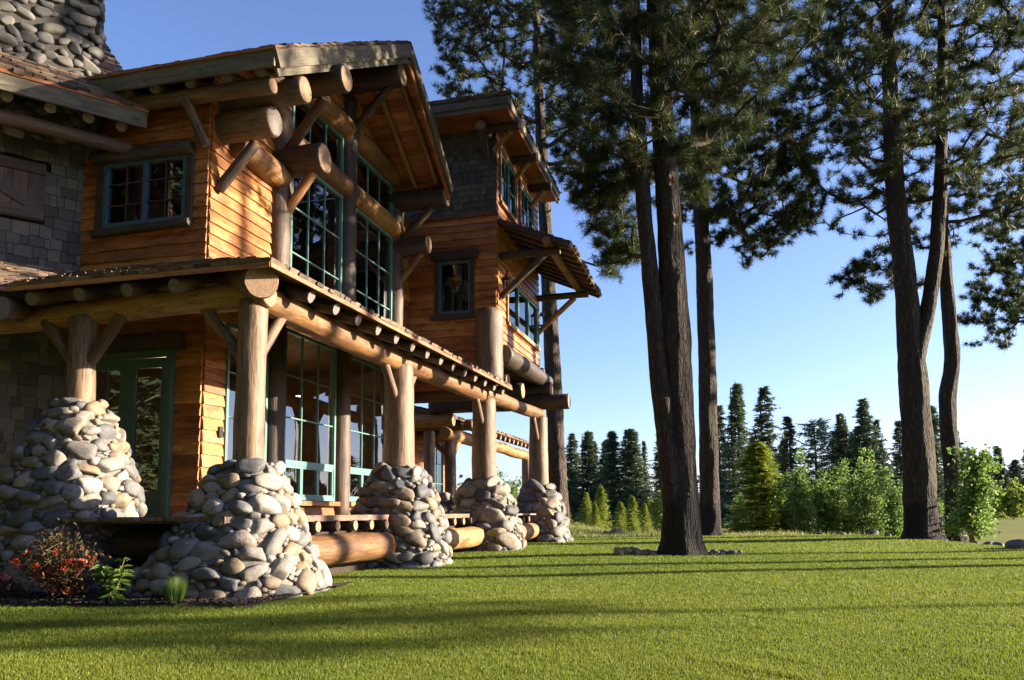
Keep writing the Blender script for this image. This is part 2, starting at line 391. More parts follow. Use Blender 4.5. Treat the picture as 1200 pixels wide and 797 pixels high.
def hills():
    V = []; F = []
    n = 160
    az = np.linspace(R(-75), R(75), n)
    base = 5200
    for k, a in enumerate(az):
        h = 88 + 48*math.sin(a*5+.6) + 26*math.sin(a*13+2) + 14*noise.noise((a*22, 0, 3)) + 10*noise.noise((a*60, 2, 1))
        for q, (dr, hh) in enumerate(((0, -8), (300, h*.45), (800, h*.85), (1300, h), (2600, -10))):
            r = base+dr
            V.append((math.sin(a)*r, math.cos(a)*r, hh+noise.noise((a*80, q*3.1, 7))*6*(q in (1, 2, 3))))
    for k in range(n-1):
        for q in range(4): F.append((k*5+q, (k+1)*5+q, (k+1)*5+q+1, k*5+q+1))
    me = bpy.data.meshes.new('hills'); me.from_pydata(V, [], F); me.update()
    me.materials.append(plain('wooded_hill', (.035, .055, .045), .95, 0, .02, .4))
    o = bpy.data.objects.new('hills', me); COL.objects.link(o)
    structure(o, 'distant wooded hills low on the horizon behind the conifers', 'hills')
hills()

# ------------------------------------------------------------------ the log house
HL = np.array([-8.2, 14.0, 0.0])
house = empty('log_house', HL, 'three storey timber lodge of peeled logs and orange cedar boards on cobblestone piers', 'house')
def part(mb, name, mats, parent=None, label=None):
    o = mb.build(name, mats, parent or house)
    if parent is None: o.matrix_parent_inverse = Matrix.Translation(Vector(-HL))
    if label: o['label'] = label
    return o
LOGM = {k: (M[k], M['end']) for k in ('post', 'honey', 'brown', 'dark')}
LOGM['rafter'] = (M['brown'], M['endgray']); LOGM['gray'] = (M['post'], M['endgray']); LOGM['darkend'] = (M['dark'], M['dark'])
def logpart(name, kind, *args, **kw):
    mb = MB(); mb.log(*args, **kw); return part(mb, name, LOGM[kind])

WX, WY = -8.2, 11.36
RY, RZ, RS = 16.0, 11.5, .60
def roof_z(y): return RZ - RS*abs(y-RY)

def siding(mb, o, u, n, L, z0, z1, openings=(), clip=None, bh=.205, thick=.05, wav=.012):
    o = np.array(o, float); u = np.array(u, float); n = np.array(n, float)
    z = z0; row = 0
    while z < z1-.02:
        zt = min(z+bh, z1); zm = (z+zt)/2
        iv = [(0, L)]
        if clip:
            a, b = clip(zt); a2, b2 = clip(z); iv = [(max(0, min(a, a2)), min(L, max(b, b2)))]
        for (a, b, c, d) in openings:
            if c-.02 < zm < d+.02:
                nx = []
                for p, q in iv:
                    if b <= p or a >= q: nx.append((p, q)); continue
                    if a > p: nx.append((p, a))
                    if b < q: nx.append((b, q))
                iv = nx
        for p, q in iv:
            if q-p < .03: continue
            cuts = [p]
            while q-cuts[-1] > 4.2: cuts.append(cuts[-1]+random.uniform(2.2, 4))
            cuts.append(q)
            for s, e in zip(cuts[:-1], cuts[1:]):
                k = max(1, int((e-s)/.16)); V = []; UV = []; sd_ = random.random()*50; off = random.random()*30
                for i in range(k+1):
                    t = s+(e-s)*i/k
                    wob = wav*(noise.noise((t*1.6, z*7+sd_, 0))*1.6+noise.noise((t*6, z*3, sd_))*.5)
                    zb = z-.018+wob
                    base = o+u*t
                    tk = thick*(1+.15*noise.noise((t*2, sd_, 1)))
                    for (dn, zz) in ((tk, zb), (tk*.86, zb+(zt-zb)*.45), (.010, zt+.02), (-.05, zt+.02), (-.05, zb)):
                        V.append(base+n*dn+np.array((0, 0, zz))); UV.append((t+off, zz-z+off*.31+dn))
                F = []; U = []
                for i in range(k):
                    for j in range(5):
                        f = (i*5+j, (i+1)*5+j, (i+1)*5+(j+1) % 5, i*5+(j+1) % 5)
                        F.append(f); U.append([UV[x] for x in f])
                F.append((4, 3, 2, 1, 0)); U.append([UV[x] for x in (4, 3, 2, 1, 0)])
                f = tuple(k*5+j for j in range(5)); F.append(f); U.append([UV[x] for x in f])
                mb.add(V, F, U, random.random(), 0, False)
        z = zt; row += 1

def shingles(mb, o, u, n, L, z0, z1, openings=(), rh=.19, wide=(.09, .3)):
    o = np.array(o, float); u = np.array(u, float); n = np.array(n, float); z = z0
    while z < z1-.02:
        zt = min(z+rh, z1); t = -random.random()*.15
        while t < L:
            w = random.uniform(*wide); a, b = max(0, t), min(L, t+w-.008); t += w
            if b-a < .02: continue
            if any(x0 < (a+b)/2 < x1 and c0 < (z+zt)/2 < c1 for x0, x1, c0, c1 in openings): continue
            dz = random.uniform(-.02, .016); tk = random.uniform(.022, .036); skew = random.uniform(-.007, .007)
            P = []
            for (tt, sk) in ((a, -skew), (b, skew)):
                for dn, zz in ((tk, z+dz+sk), (.006, zt+.03), (-.05, zt+.03), (-.05, z+dz+sk)):
                    P.append(o+u*tt+n*dn+np.array((0, 0, zz)))
            F = [(0, 4, 5, 1), (1, 5, 6, 2), (2, 6, 7, 3), (3, 7, 4, 0), (0, 1, 2, 3), (7, 6, 5, 4)]
            mb.add(P, F, None, random.random(), 0)
        z = zt

def shakes(mb, e0, e1, r0, r1, row=.24, wide=(.1, .26), thick=.03):
    e0, e1, r0, r1 = [np.array(q, float) for q in (e0, e1, r0, r1)]
    nrm = np.cross(e1-e0, r0-e0); nrm /= np.linalg.norm(nrm)
    if nrm[2] < 0: nrm = -nrm
    H = np.linalg.norm((r0+r1)/2-(e0+e1)/2); rows = max(1, int(H/row))
    def at(s, t): return (e0*(1-s)+e1*s)*(1-t)+(r0*(1-s)+r1*s)*t
    for k in range(rows):
        t0 = k/rows; t1 = min(1, (k+1.5)/rows)
        W = np.linalg.norm(at(1, t0)-at(0, t0))
        if W < .1: continue
        x = -random.random()*.1
        while x < W:
            w = random.uniform(*wide); a, b = max(0, x)/W, min(W, x+w-.008)/W; x += w
            if b-a < .02/W: continue
            j = random.uniform(-.05, .035)/H; th = thick*random.uniform(.6, 1.5); lift = random.uniform(.0, .014)
            lo = [at(a, t0+j), at(b, t0+j+random.uniform(-.01, .01)/H)]; hi = [at(a, t1), at(b, t1)]
            P = [lo[0]+nrm*(th+lift+.012), lo[1]+nrm*(th+lift+.012), hi[1]+nrm*.012, hi[0]+nrm*.012, lo[0]-nrm*.004, lo[1]-nrm*.004, hi[1]-nrm*.004, hi[0]-nrm*.004]
            F = [(0, 1, 2, 3), (7, 6, 5, 4), (0, 4, 5, 1), (1, 5, 6, 2), (2, 6, 7, 3), (3, 7, 4, 0)]
            if np.dot(np.cross(P[1]-P[0], P[3]-P[0]), nrm) < 0: F = [f[::-1] for f in F]
            mb.add(P, F, None, random.random(), 0)

def slab(mb, quad, th, mi=0, boards=0):
    """closed slab under a planar quad (e0,e1,r1,r0)"""
    q = [np.array(p, float) for p in quad]
    nrm = np.cross(q[1]-q[0], q[3]-q[0]); nrm /= np.linalg.norm(nrm)
    if nrm[2] < 0: nrm = -nrm
    lo = [p-nrm*th for p in q]
    P = q+lo; n = len(q)
    F = [tuple(range(n)), tuple(range(2*n-1, n-1, -1))]+[(i, i+n, (i+1) % n+n, (i+1) % n) for i in range(n)]
    e = q[1]-q[0]; e /= np.linalg.norm(e); r = np.cross(nrm, e)
    U = [[(float(P[i]@e), float(P[i]@r)) for i in f] for f in F]
    mb.add(P, F, U, .5, mi)

# --- floors, rooms
mb = MB()
def room(x0, x1, y0, y1, z0, z1, skip=()):
    P = [(x, y, z) for x in (x0, x1) for y in (y0, y1) for z in (z0, z1)]
    F = {'x0': (0, 1, 3, 2), 'x1': (4, 6, 7, 5), 'y0': (0, 4, 5, 1), 'y1': (2, 3, 7, 6), 'z0': (0, 2, 6, 4), 'z1': (1, 5, 7, 3)}
    mb.add(P, [f for k, f in F.items() if k not in skip])
room(-14.5, WX-.06, WY+.06, 20.1, 1.004, 4.85, ('x1', 'y0'))
room(-14.5, WX-.06, WY+.06, 19.2, 4.95, 7.7, ('x1', 'y0', 'z1', 'x0', 'y1'))
rz_ = lambda y: 11.5-.60*abs(y-16)-.09
mb.add([(-14.5, WY+.06, 4.95), (-14.5, 19.2, 4.95), (-14.5, 19.2, rz_(19.2)), (-14.5, 16, rz_(16)), (-14.5, WY+.06, rz_(WY+.06))], [(0, 1, 2, 3, 4)])
mb.add([(-14.5, 19.2, 4.95), (WX-.06, 19.2, 4.95), (WX-.06, 19.2, rz_(19.2)), (-14.5, 19.2, rz_(19.2))], [(0, 1, 2, 3)])
room(-8.14, -5.79, 20.32, 25.1, 5.35, 11.3, ('x1', 'y0'))
for (px_, py_, pz_, sx, sy, sz) in ((-10.5, 14.2, 1.45, .9, .5, .42), (-11.2, 17.6, 1.4, .6, 1.1, .38), (-12.2, 13.3, 1.9, .35, .5, .9)):
    mb.box((px_, py_, pz_), np.eye(3), (sx, sy, sz), .5)
part(mb, 'interior_room', M['room'])
mb = MB()
bm_ = bmesh.new(); bmesh.ops.create_icosphere(bm_, subdivisions=2, radius=.06)
vv = [v.co + Vector((-10.05, 12.9, 3.1)) for v in bm_.verts]; ff = [[v.index for v in f.verts] for f in bm_.faces]; bm_.free()
mb.add(vv, ff); part(mb, 'hanging_lamp', M['bulb'])
for q, pw in (((-10.05, 12.9, 2.95), 9), ((-10.2, 15.6, 3.9), 10), ((-10.2, 18.0, 3.9), 7)):
    mb = MB()
    if q[1] > 13: mb.add([Vector((.08*math.cos(t), .08*math.sin(t), .0))+Vector((q[0], q[1], q[2]+.05)) for t in np.linspace(0, 6.2832, 17)[:-1]], [tuple(range(16))[::-1]]); part(mb, 'ceiling_lamp', M['bulb'])
    ld = bpy.data.lights.new('lamp_light', 'POINT'); ld.energy = pw; ld.color = (1, .62, .3); ld.shadow_soft_size = .1
    lo = bpy.data.objects.new('lamp_light', ld); COL.objects.link(lo); lo.location = q; lo.parent = house; lo.matrix_parent_inverse = Matrix.Translation(Vector(-HL))

# --- walls
W_LO = [(11.93, 13.2, 1.85, 4.3), (13.78, 15.92, 1.3, 4.62), (16.55, 18.75, 1.3, 4.62)]
W_UP = [(13.88, 16.1, 5.2, 8.15), (16.72, 18.92, 5.2, 8.15), (13.88, 16.1, 8.62, 9.55), (16.72, 18.92, 8.62, 9.5)]
op = [(a-WY, b-WY, c, d) for a, b, c, d in W_LO+W_UP]
mb = MB()
def gclip(z):
    h = (RZ-.22-z)/RS
    return (RY-h-WY, RY+h-WY)
siding(mb, (WX, WY, 0), (0, 1, 0), (1, 0, 0), 20.2-WY, 1.0, 11.1, op, gclip)
part(mb, 'gable_wall', M['siding'])
mb = MB()
siding(mb, (-10.72, WY, 0), (1, 0, 0), (0, -1, 0), 2.52, 5.15, 8.0, [(.42, 2.16, 5.9, 7.12)])
siding(mb, (-10.72, WY, 0), (1, 0, 0), (0, -1, 0), 2.52, 1.0, 4.95, [(.2, 2.03, .9, 3.72)])
part(mb, 'entrance_wall', M['siding'])
# diagonal wing
DU = np.array([math.sin(R(37)), math.cos(R(37)), 0]); DN = np.array([DU[1], -DU[0], 0])
D0 = np.array([-10.69, 11.36, 0])
dl = 6.0
mb = MB()
shingles(mb, D0-DU*dl, DU, DN, dl, 5.15, 8.2, [(dl-2.1, dl-.62, 5.98, 7.0)])
shingles(mb, D0-DU*dl, DU, DN, dl, .9, 4.95)
part(mb, 'shingle_wall', M['shingle'])
mb = MB()   # plank shutter on the shingle wall
c0 = D0-DU*1.36
for k in range(6): mb.box(c0+DU*(-.62+.248*k)+DN*.03+np.array((0, 0, 6.49)), [(0, 0, 1), DU, DN], (.5, .12, .02), random.random())
for zz in (6.1, 6.88): mb.box(c0+DN*.065+np.array((0, 0, zz)), [DU, (0, 0, 1), DN], (.74, .09, .018), random.random())
mb.bar(c0-DU*.62+DN*.066+np.array((0, 0, 6.8)), c0+DU*.62+DN*.066+np.array((0, 0, 6.18)), .03, .13, DN and (0, 0, 1) if False else (0, 0, 1), .4)
part(mb, 'plank_shutter', M['brown'])

# --- main roof
PX = -6.55
mb = MB()
eN, eF = 10.8, 19.25
for (ya, yb) in ((eN, RY), (RY, eF)):
    za, zb = roof_z(ya), roof_z(yb)
    lo, hi = (ya, yb) if ya == eN else (yb, ya)
    zlo, zhi = roof_z(lo), roof_z(hi)
    xe, xr = -6.66, -6.5
    slab(mb, [(xe, lo, zlo), (-15, lo, zlo), (-15, hi, zhi), (xr, hi, zhi)], .05)
    shakes(mb, (xe+.04, lo, zlo), (-15, lo, zlo), (xr+.04, hi, zhi), (-15, hi, zhi), .27)
part(mb, 'main_roof', M['shake'])
mb = MB()
def underboards(mb, x0, x1, y0, y1, drop, w=.14):
    n = int(abs(y1-y0)/w)
    for k in range(n):
        ya = y0+(y1-y0)*k/n; yb = y0+(y1-y0)*(k+1)/n-.006*np.sign(y1-y0)
        slab(mb, [(x0, ya, roof_z(ya)-drop), (x1, ya, roof_z(ya)-drop), (x1, yb, roof_z(yb)-drop), (x0, yb, roof_z(yb)-drop)], .02)
        mb.tone[-6:] = [random.random()]*6
underboards(mb, -6.7, -10.9, eN+.06, RY, .068); underboards(mb, -6.7, -9.2, eF-.03, RY, .068)
part(mb, 'soffit', M['soffit'])
mb = MB()
def rake(mb, y0, y1, x0, x1, off, h, w, tone):
    p0 = np.array((x0, y0, roof_z(y0)-off)); p1 = np.array((x1, y1, roof_z(y1)-off))
    mb.bar(p0, p1, w, h, (0, 0, 1), tone)
rake(mb, eN, RY, -6.63, -6.47, .19, .27, .05, .55); rake(mb, eN+.1, RY-.02, -6.70, -6.54, .40, .15, .05, .8); rake(mb, RY, eF, -6.47, -6.63, .19, .27, .05, .35)
mb.bar((-6.66, eN-.02, roof_z(eN)-.175), (-11.3, eN-.02, roof_z(eN)-.175), .045, .27, (0, 0, 1), .5)
part(mb, 'roof_fascia', M['fascia'])
mb = MB()
rake(mb, RY+.02, eF, -6.54, -6.70, .40, .16, .05, .5)
part(mb, 'roof_trim', M['soffit'])
mb = MB(); mb.bar((-6.62, eN-.055, roof_z(eN)-.015), (-11.3, eN-.055, roof_z(eN)-.015), .03, .05, (0, 0, 1), .5); part(mb, 'roof_trim', M['soffit'])
# rafter poles under the gable overhang
for x in (-6.95, -7.55):
    logpart('rafter_pole', 'honey', (x, RY+.25, roof_z(RY+.25)-.22), (x, eF-.1, roof_z(eF-.1)-.20), .075, .07)
for x in (-6.95,):
    logpart('rafter_pole', 'brown', (x, eN+.5, roof_z(eN+.5)-.22), (x, RY-.25, roof_z(RY-.25)-.22), .075, .07)
# logs running out through the gable (ridge, purlins, wall plate, tie beams)
logpart('ridge_log', 'brown', (-11, RY, 10.78), (-6.66, RY, 10.78), .27)
logpart('purlin_log', 'brown', (-8.6, 12.8, 8.92), (-6.42, 12.8, 8.92), .25, seg=20)
logpart('purlin_log', 'brown', (-8.4, 11.68, 8.14), (-6.62, 11.68, 8.14), .23, seg=20)
logpart('purlin_log', 'brown', (-9.0, 19.12, 9.16), (-6.72, 19.12, 9.16), .28, seg=20)
logpart('corner_log', 'gray', (-8.3, 11.66, 7.64), (-7.17, 11.66, 7.64), .265, seg=22)
logpart('tie_log', 'brown', (-8.6, 13.5, 7.79), (-7.2, 13.5, 7.79), .29, seg=20)
logpart('tie_log', 'brown', (-8.6, 19.15, 7.93), (-7.22, 19.15, 7.93), .25, seg=20)
logpart('plate_log', 'post', (-10.5, 11.08, 8.0), (-6.86, 11.08, 7.93), .13, .135)
for x in (-10.19, -9.59, -8.98, -8.3, -7.62, -7.0):
    logpart('rafter_tail', 'gray', (x, 10.9, 8.10), (x, 11.5, 8.28), .10, seg=12)
# braces
logpart('log_brace', 'gray', (-8.2, 11.26, 7.15), (-8.45, 11.0, 7.88), .085)
logpart('log_brace', 'brown', (-8.16, 11.55, 6.5), (-7.5, 11.62, 7.28), .095)
logpart('log_brace', 'brown', (-8.05, 13.5, 7.95), (-6.95, 12.95, 8.7), .095)
logpart('log_brace', 'honey', (-8.05, 13.5, 6.75), (-7.45, 13.5, 7.56), .095)
logpart('log_brace', 'brown', (-8.02, RY+.3, 9.75), (-6.95, RY+.05, 10.6), .095)
logpart('log_brace', 'brown', (-8.02, 19.12, 8.05), (-7.1, 19.12, 8.92), .09)
logpart('log_brace', 'honey', (-8.02, 19.15, 7.0), (-7.42, 19.15, 7.72), .085)
# upright logs of the window wall
for y, z1 in ((13.5, 8.9), (16.36, 10.6), (19.15, 9.2)):
    logpart('wall_post', 'brown', (WX+.02, y, 4.9), (WX+.02, y, z1), .25, .23, seg=18)
for y in (13.45, 16.2, 19.0):
    logpart('wall_post', 'brown', (WX+.02, y, 1.0), (WX+.02, y, 4.75), .24, .23, seg=18)
# header logs
for (ya, yb, z, r) in ((14.0, 16.2, 9.76, .25), (16.5, 19.05, 9.76, .25), (13.65, 16.2, 8.38, .235), (16.5, 19.2, 8.38, .235)):
    logpart('header_log', 'honey', (WX+.08, ya, z), (WX+.08, yb, z), r, seg=18)
logpart('header_log', 'honey', (WX+.1, 11.9, 7.5), (WX+.1, 13.45, 7.45), .24, seg=18)

# --- windows
def window(o, u, n, W, H, cols, rows, mat, fw=.065, mw=.026, name='window', transom=None, mullions=(), parent=None):
    o = np.array(o, float); u = np.array(u, float); n = np.array(n, float); z = np.array((0, 0, 1.))
    mb = MB()
    def b(a0, a1, c0, c1, d0, d1):
        cen = o+u*(a0+a1)/2+z*(c0+c1)/2+n*(d0+d1)/2
        mb.box(cen, [u, z, n], (abs(a1-a0)/2, (c1-c0)/2, (d1-d0)/2), .5)
    b(0, fw, 0, H, -.05, .055); b(W-fw, W, 0, H, -.05, .055); b(fw, W-fw, 0, fw, -.05, .055); b(fw, W-fw, H-fw, H, -.05, .055)
    zlo = fw
    if transom:
        b(fw, W-fw, transom-.05, transom+.05, -.045, .05); zlo = transom+.05
        for k in range(3):
            a = fw+(W-2*fw)*k/3; e = fw+(W-2*fw)*(k+1)/3
            for (x0, x1, y0, y1) in ((a, a+.05, fw, transom-.05), (e-.05, e, fw, transom-.05), (a+.05, e-.05, fw, fw+.05), (a+.05, e-.05, transom-.10, transom-.05)):
                b(x0, x1, y0, y1, -.03, .04)
    for a in mullions: b(a-fw/2, a+fw/2, fw, H-fw, -.045, .05)
    for k in range(1, cols):
        a = fw+(W-2*fw)*k/cols; b(a-mw/2, a+mw/2, zlo, H-fw, -.02, .022)
    for k in range(1, rows):
        c = zlo+(H-fw-zlo)*k/rows; b(fw, W-fw, c-mw/2, c+mw/2, -.02, .02)
    w = part(mb, name, mat, parent)
    g = MB(); P = [o+u*a+z*c-n*.006 for a, c in ((.01, .01), (W-.01, .01), (W-.01, H-.01), (.01, H-.01))]
    g.add(P, [(0, 1, 2, 3)]); go = g.build('pane', M['glass'], w)
    return w
YU, XN = (0, 1, 0), (1, 0, 0)
for a, b, c, d in W_UP[:2]: window((WX+.02, a, c), YU, XN, b-a, d-c, 3, 3, M['teal'])
for a, b, c, d in W_UP[2:]: window((WX+.02, a, c), YU, XN, b-a, d-c, 3, 1, M['teal'])
for a, b, c, d in W_LO[1:]: window((WX+.02, a, c), YU, XN, b-a, d-c, 3, 3, M['teal'], transom=.72)
a, b, c, d = W_LO[0]; window((WX+.02, a, c), YU, XN, b-a, d-c, 2, 3, M['teal'])
for a, b, c, d in W_LO[1:]:
    mb = MB(); mb.box((WX+.09, (a+b)/2, c-.06), [YU, (0, 0, 1), XN], ((b-a)/2+.05, .045, .09), random.random())
    part(mb, 'window_sill', M['siding'])
# upper casement on the entrance side
w = window((-10.24, WY-.03, 5.94), (1, 0, 0), (0, -1, 0), 1.66, 1.16, 1, 1, M['blue'], fw=.075, mullions=(.83,))
mb = MB()
for a in (.30+.15, 1.2+.03):
    mb.box((-10.24+a, WY-.045, 6.52), np.eye(3), (.01, .012, .51))
for zz in (6.33, 6.71): mb.box((-9.41, WY-.044, zz), np.eye(3), (.76, .012, .01))
mb.build('muntin', M['brown'], w)
logpart('window_lintel', 'darkend', (-10.42, WY-.1, 7.20), (-8.46, WY-.1, 7.17), .12, .11)
logpart('window_sill', 'darkend', (-10.40, WY-.12, 5.84), (-8.46, WY-.12, 5.87), .075, .075)
for x in (-10.31, -8.52):
    mb = MB(); mb.box((x, WY-.055, 6.52), np.eye(3), (.06, .05, .6), .4); part(mb, 'window_casing', M['dark'])

# --- entrance door (two glazed leaves)
DX0, DX1 = -10.52, -8.69
mb = MB()
for x in (DX0+.05, DX1-.05): mb.box((x, WY-.06, 2.36), np.eye(3), (.05, .09, 1.36))
mb.box(((DX0+DX1)/2, WY-.06, 3.68), np.eye(3), ((DX1-DX0)/2-.1, .09, .045))
mb.box(((DX0+DX1)/2, WY-.02, 1.03), np.eye(3), ((DX1-DX0)/2-.1, .1, .03))
fr_ = part(mb, 'door_frame', M['doorgreen'])
mb = MB(); mb.box(((DX0+DX1)/2-.05, WY-.1, 3.86), np.eye(3), ((DX1-DX0)/2+.22, .06, .13), .5)
part(mb, 'door_lintel', M['brown'])
lw = (DX1-DX0-.2)/2
for k in range(2):
    x0 = DX0+.1+k*lw+.004; x1 = x0+lw-.008
    mb = MB()
    st = .15
    for (a, b, c, d) in ((x0, x0+st, 1.07, 3.62), (x1-st, x1, 1.07, 3.62), (x0+st, x1-st, 1.07, 1.42), (x0+st, x1-st, 3.46, 3.62)):
        mb.box(((a+b)/2, WY-.02, (c+d)/2), np.eye(3), ((b-a)/2, .03, (d-c)/2))
    if k == 0:
        for zz in (2.1, 2.78): mb.box(((x0+x1)/2, WY-.025, zz), np.eye(3), ((x1-x0)/2-st, .012, .011))
        mb.box(((x0+x1)/2, WY-.025, 2.44), np.eye(3), (.011, .012, 1.0))
    dr = part(mb, 'door', M['doorgreen'])
    g = MB(); g.add([(x0+.1, WY-.012, 1.38), (x1-.1, WY-.012, 1.38), (x1-.1, WY-.012, 3.5), (x0+.1, WY-.012, 3.5)], [(0, 1, 2, 3)]); g.build('pane', M['glass'], dr)
    hm = MB()
    hx = x1-.075 if k == 0 else x0+.075
    hm.box((hx, WY-.055, 2.02), np.eye(3), (.022, .005, .16)); hm.box((hx+(-.05 if k == 0 else .05), WY-.10, 2.06), np.eye(3), (.06, .010, .012)); hm.box((hx, WY-.08, 2.06), np.eye(3), (.012, .03, .012))
    hm.build('handle', M['metal'], dr)
    if k == 0:
        nm = MB(); nx = x1-.29
        for zc, hh in ((2.62, .15), (2.35, .065)): nm.box((nx, WY-.02, zc), np.eye(3), (.075, .004, hh), .5, 0)
        nm.box((nx, WY-.025, 2.70), np.eye(3), (.022, .002, .022), .5, 1)
        for zc in (2.63, 2.60, 2.57, 2.54): nm.box((nx, WY-.025, zc), np.eye(3), (.035, .002, .005), .5, 1)
        nm.build('notice', (M['paper'], M['ink']), dr)
mb = MB(); mb.box((WX+.05, 11.8, 2.4), np.eye(3), (.03, .05, .09)); part(mb, 'doorbell_box', M['blackmetal'])

# --- wing roof over the diagonal wall
EO = 1.3
def DP(t, off, z): return D0+DU*t+DN*off+np.array((0, 0, z))
ez = 7.85
mb = MB(); rise = 4.2*.80
q = [DP(-6, EO, ez), DP(.62, EO, ez), DP(.62, EO-4.2, ez+rise), DP(-6, EO-4.2, ez+rise)]
slab(mb, q, .05); shakes(mb, DP(-6, EO+.03, ez), DP(.65, EO+.03, ez), DP(-6, EO-4.2, ez+rise), DP(.65, EO-4.2, ez+rise), .26)
part(mb, 'wing_roof', M['shake'])
mb = MB(); mb.bar(DP(-6, EO, ez-.19), DP(.65, EO, ez-.19), .045, .27, (0, 0, 1)); part(mb, 'roof_fascia', M['fascia'])
mb = MB(); mb.bar(DP(-6, EO+.03, ez-.03), DP(.67, EO+.03, ez-.03), .03, .055, (0, 0, 1)); part(mb, 'roof_trim', M['soffit'])
logpart('plate_log', 'brown', DP(-6, .85, 7.28), DP(.52, .85, 7.28), .12)
for t in (.3, -.2, -.75, -1.35, -1.95, -2.55): logpart('rafter_tail', 'gray', DP(t, 1.12, 7.53), DP(t, -.2, 8.27), .095, seg=12)
# --- porch roof
PZ, WZ = 4.17, 5.2
E0, E1 = np.array((-9.45, 8.75, PZ)), np.array((-5.4, 8.75, PZ))
E2 = np.array((-5.15, 19.6, PZ)); HI = np.array((WX, WY, WZ))
mb = MB()
d0 = D0+DU*.0+np.array((0, 0, WZ))
quads = [(E0, E1, HI, d0), (E1, E2, np.array((WX, 19.6, WZ)), HI)]
dg = E0-DU*6; quads.append((dg, E0, d0, d0-DU*6))
for q in quads:
    slab(mb, q, .05); shakes(mb, q[0], q[1], q[3], q[2], .25)
part(mb, 'porch_roof', M['shake'])
for q in quads:
    mb = MB(); mb.bar(q[0]-np.array((0, 0, .045)), q[1]-np.array((0, 0, .045)), .03, .06, (0, 0, 1), random.random())
    part(mb, 'roof_trim', M['soffit'])
# porch frame: posts on piers
P1 = np.array((-6.0, 9.33)); PL_ = np.array((-8.70, 9.33)); P2 = np.array((-6.0, 14.35)); P3 = np.array((-5.76, 19.2)); P4 = np.array((-5.42, 23.75))
for (p, zb, zt, r) in ((P1, 1.3, 3.86, .19), (PL_, 2.2, 3.82, .185), (P2, 1.5, 3.86, .28), (P3, 1.5, 3.86, .30), (P4, 1.5, 3.9, .28)):
    logpart('porch_post', 'gray', (*p, zb), (*p, zt), r*1.05, r*.97, seg=20)
BZ = 3.93
logpart('porch_beam', 'honey', (-11.2, 9.45, 3.85), (-5.75, 9.33, BZ), .15, .19, seg=18)
logpart('porch_beam', 'honey', (-6.0, 9.2, BZ), (*P2, BZ-.02), .2, .18, seg=18)
logpart('porch_beam', 'honey', (*P2, BZ-.01), (P3[0], P3[1]+.1, BZ), .185, .2, seg=18)
logpart('porch_beam', 'honey', (P3[0]+.05, P3[1]-.3, BZ+.02), (P4[0], P4[1]+.25, BZ+.05), .19, .17, seg=18)
logpart('hip_log', 'post', (-7.0, 10.15, 4.42), (-5.66, 8.98, 4.0), .235, seg=20)
logpart('hip_log', 'gray', DP(.2, -.1, 4.55), (-9.55, 8.72, 3.86), .17, seg=18)
y = 9.95
while y < 19.5:
    x = -5.48+.02*(y-10); xi = max(WX+.1, -5.4-(y-8.75)*1.073+.25); logpart('porch_rafter', 'rafter', (x, y, 4.03), (xi, y, 4.03+.35*(x-xi)), .10, .10, seg=12); y += .72
for x in (-9.16, -8.36, -7.6, -6.87): yi = min(11.2, 8.75+(-5.4-x)/1.073-.25); logpart('porch_rafter', 'gray', (x, 8.86, 4.0), (x, yi, 4.0+.375*(yi-8.86)), .10, .10, seg=12)
for p, dirs in ((P1, ((-1, 0), (0, 1))), (PL_, ((-1, 0), (1, 0))), (P2, ((0, -1), (0, 1))), (P3, ((0, -1), (0, 1))), (P4, ((0, -1),))):
    for dx, dy in dirs:
        sc = .62 if p is not PL_ else .55
        logpart('porch_brace', 'gray', (p[0]+dx*.08, p[1]+dy*.08, 3.78-sc-.12), (p[0]+dx*(sc+.1), p[1]+dy*(sc+.1), 3.80), .085, .08)
# deck
mb = MB()
n = 22
for k in range(n):
    x0 = WX+(2.33)*k/n; mb.box((x0+.053, 14.6, .975), [(0, 1, 0), (1, 0, 0), (0, 0, 1)], (6.0, .05, .022), random.random())
for k in range(24):
    y0 = 8.95+.106*k; mb.box((-8.6 if y0 > 8.6 else 0, y0+.05, .976), np.eye(3), (2.75 if y0 < 11.3 else 0.01, .05, .021), random.random())
mb.box((-5.855, 14.6, .962), [(0, 1, 0), (1, 0, 0), (0, 0, 1)], (6.0, .02, .045), .4)
mb.box((-5.6, 22.5, .975), [(0, 1, 0), (1, 0, 0), (0, 0, 1)], (1.9, .28, .022), .6)
mb.box((-8.2, 8.93, .962), np.eye(3), (2.4, .02, .045), .5)
part(mb, 'deck', M['deck'])
y = 10.2
while y < 24.0:
    xo = -5.78 if y < 19 else -5.45+.0*y
    logpart('deck_joist', 'brown', (-7.4, y, .84), (xo, y, .84), .088, seg=12); y += .62
for (ya, yb, x, z) in ((9.9, 14.2, -5.86, .47), (14.7, 18.9, -5.72, .48), (19.6, 23.5, -5.45, .5)):
    logpart('sill_log', 'honey', (x, ya, z), (x, yb, z), .24, .23, seg=18)
logpart('sill_log', 'brown', (-8.6, 9.35, .62), (-6.3, 9.35, .62), .2, seg=16)
logpart('sill_log', 'brown', (-8.6, 9.6, .25), (-6.3, 9.6, .25), .2, seg=16)
mb = MB(); mb.box((-7.05, 16.5, .45), np.eye(3), (.9, 7.0, .44)); mb.box((-8.9, 11.0, .45), np.eye(3), (2.4, 1.1, .44)); part(mb, 'foundation', M['mulch'])

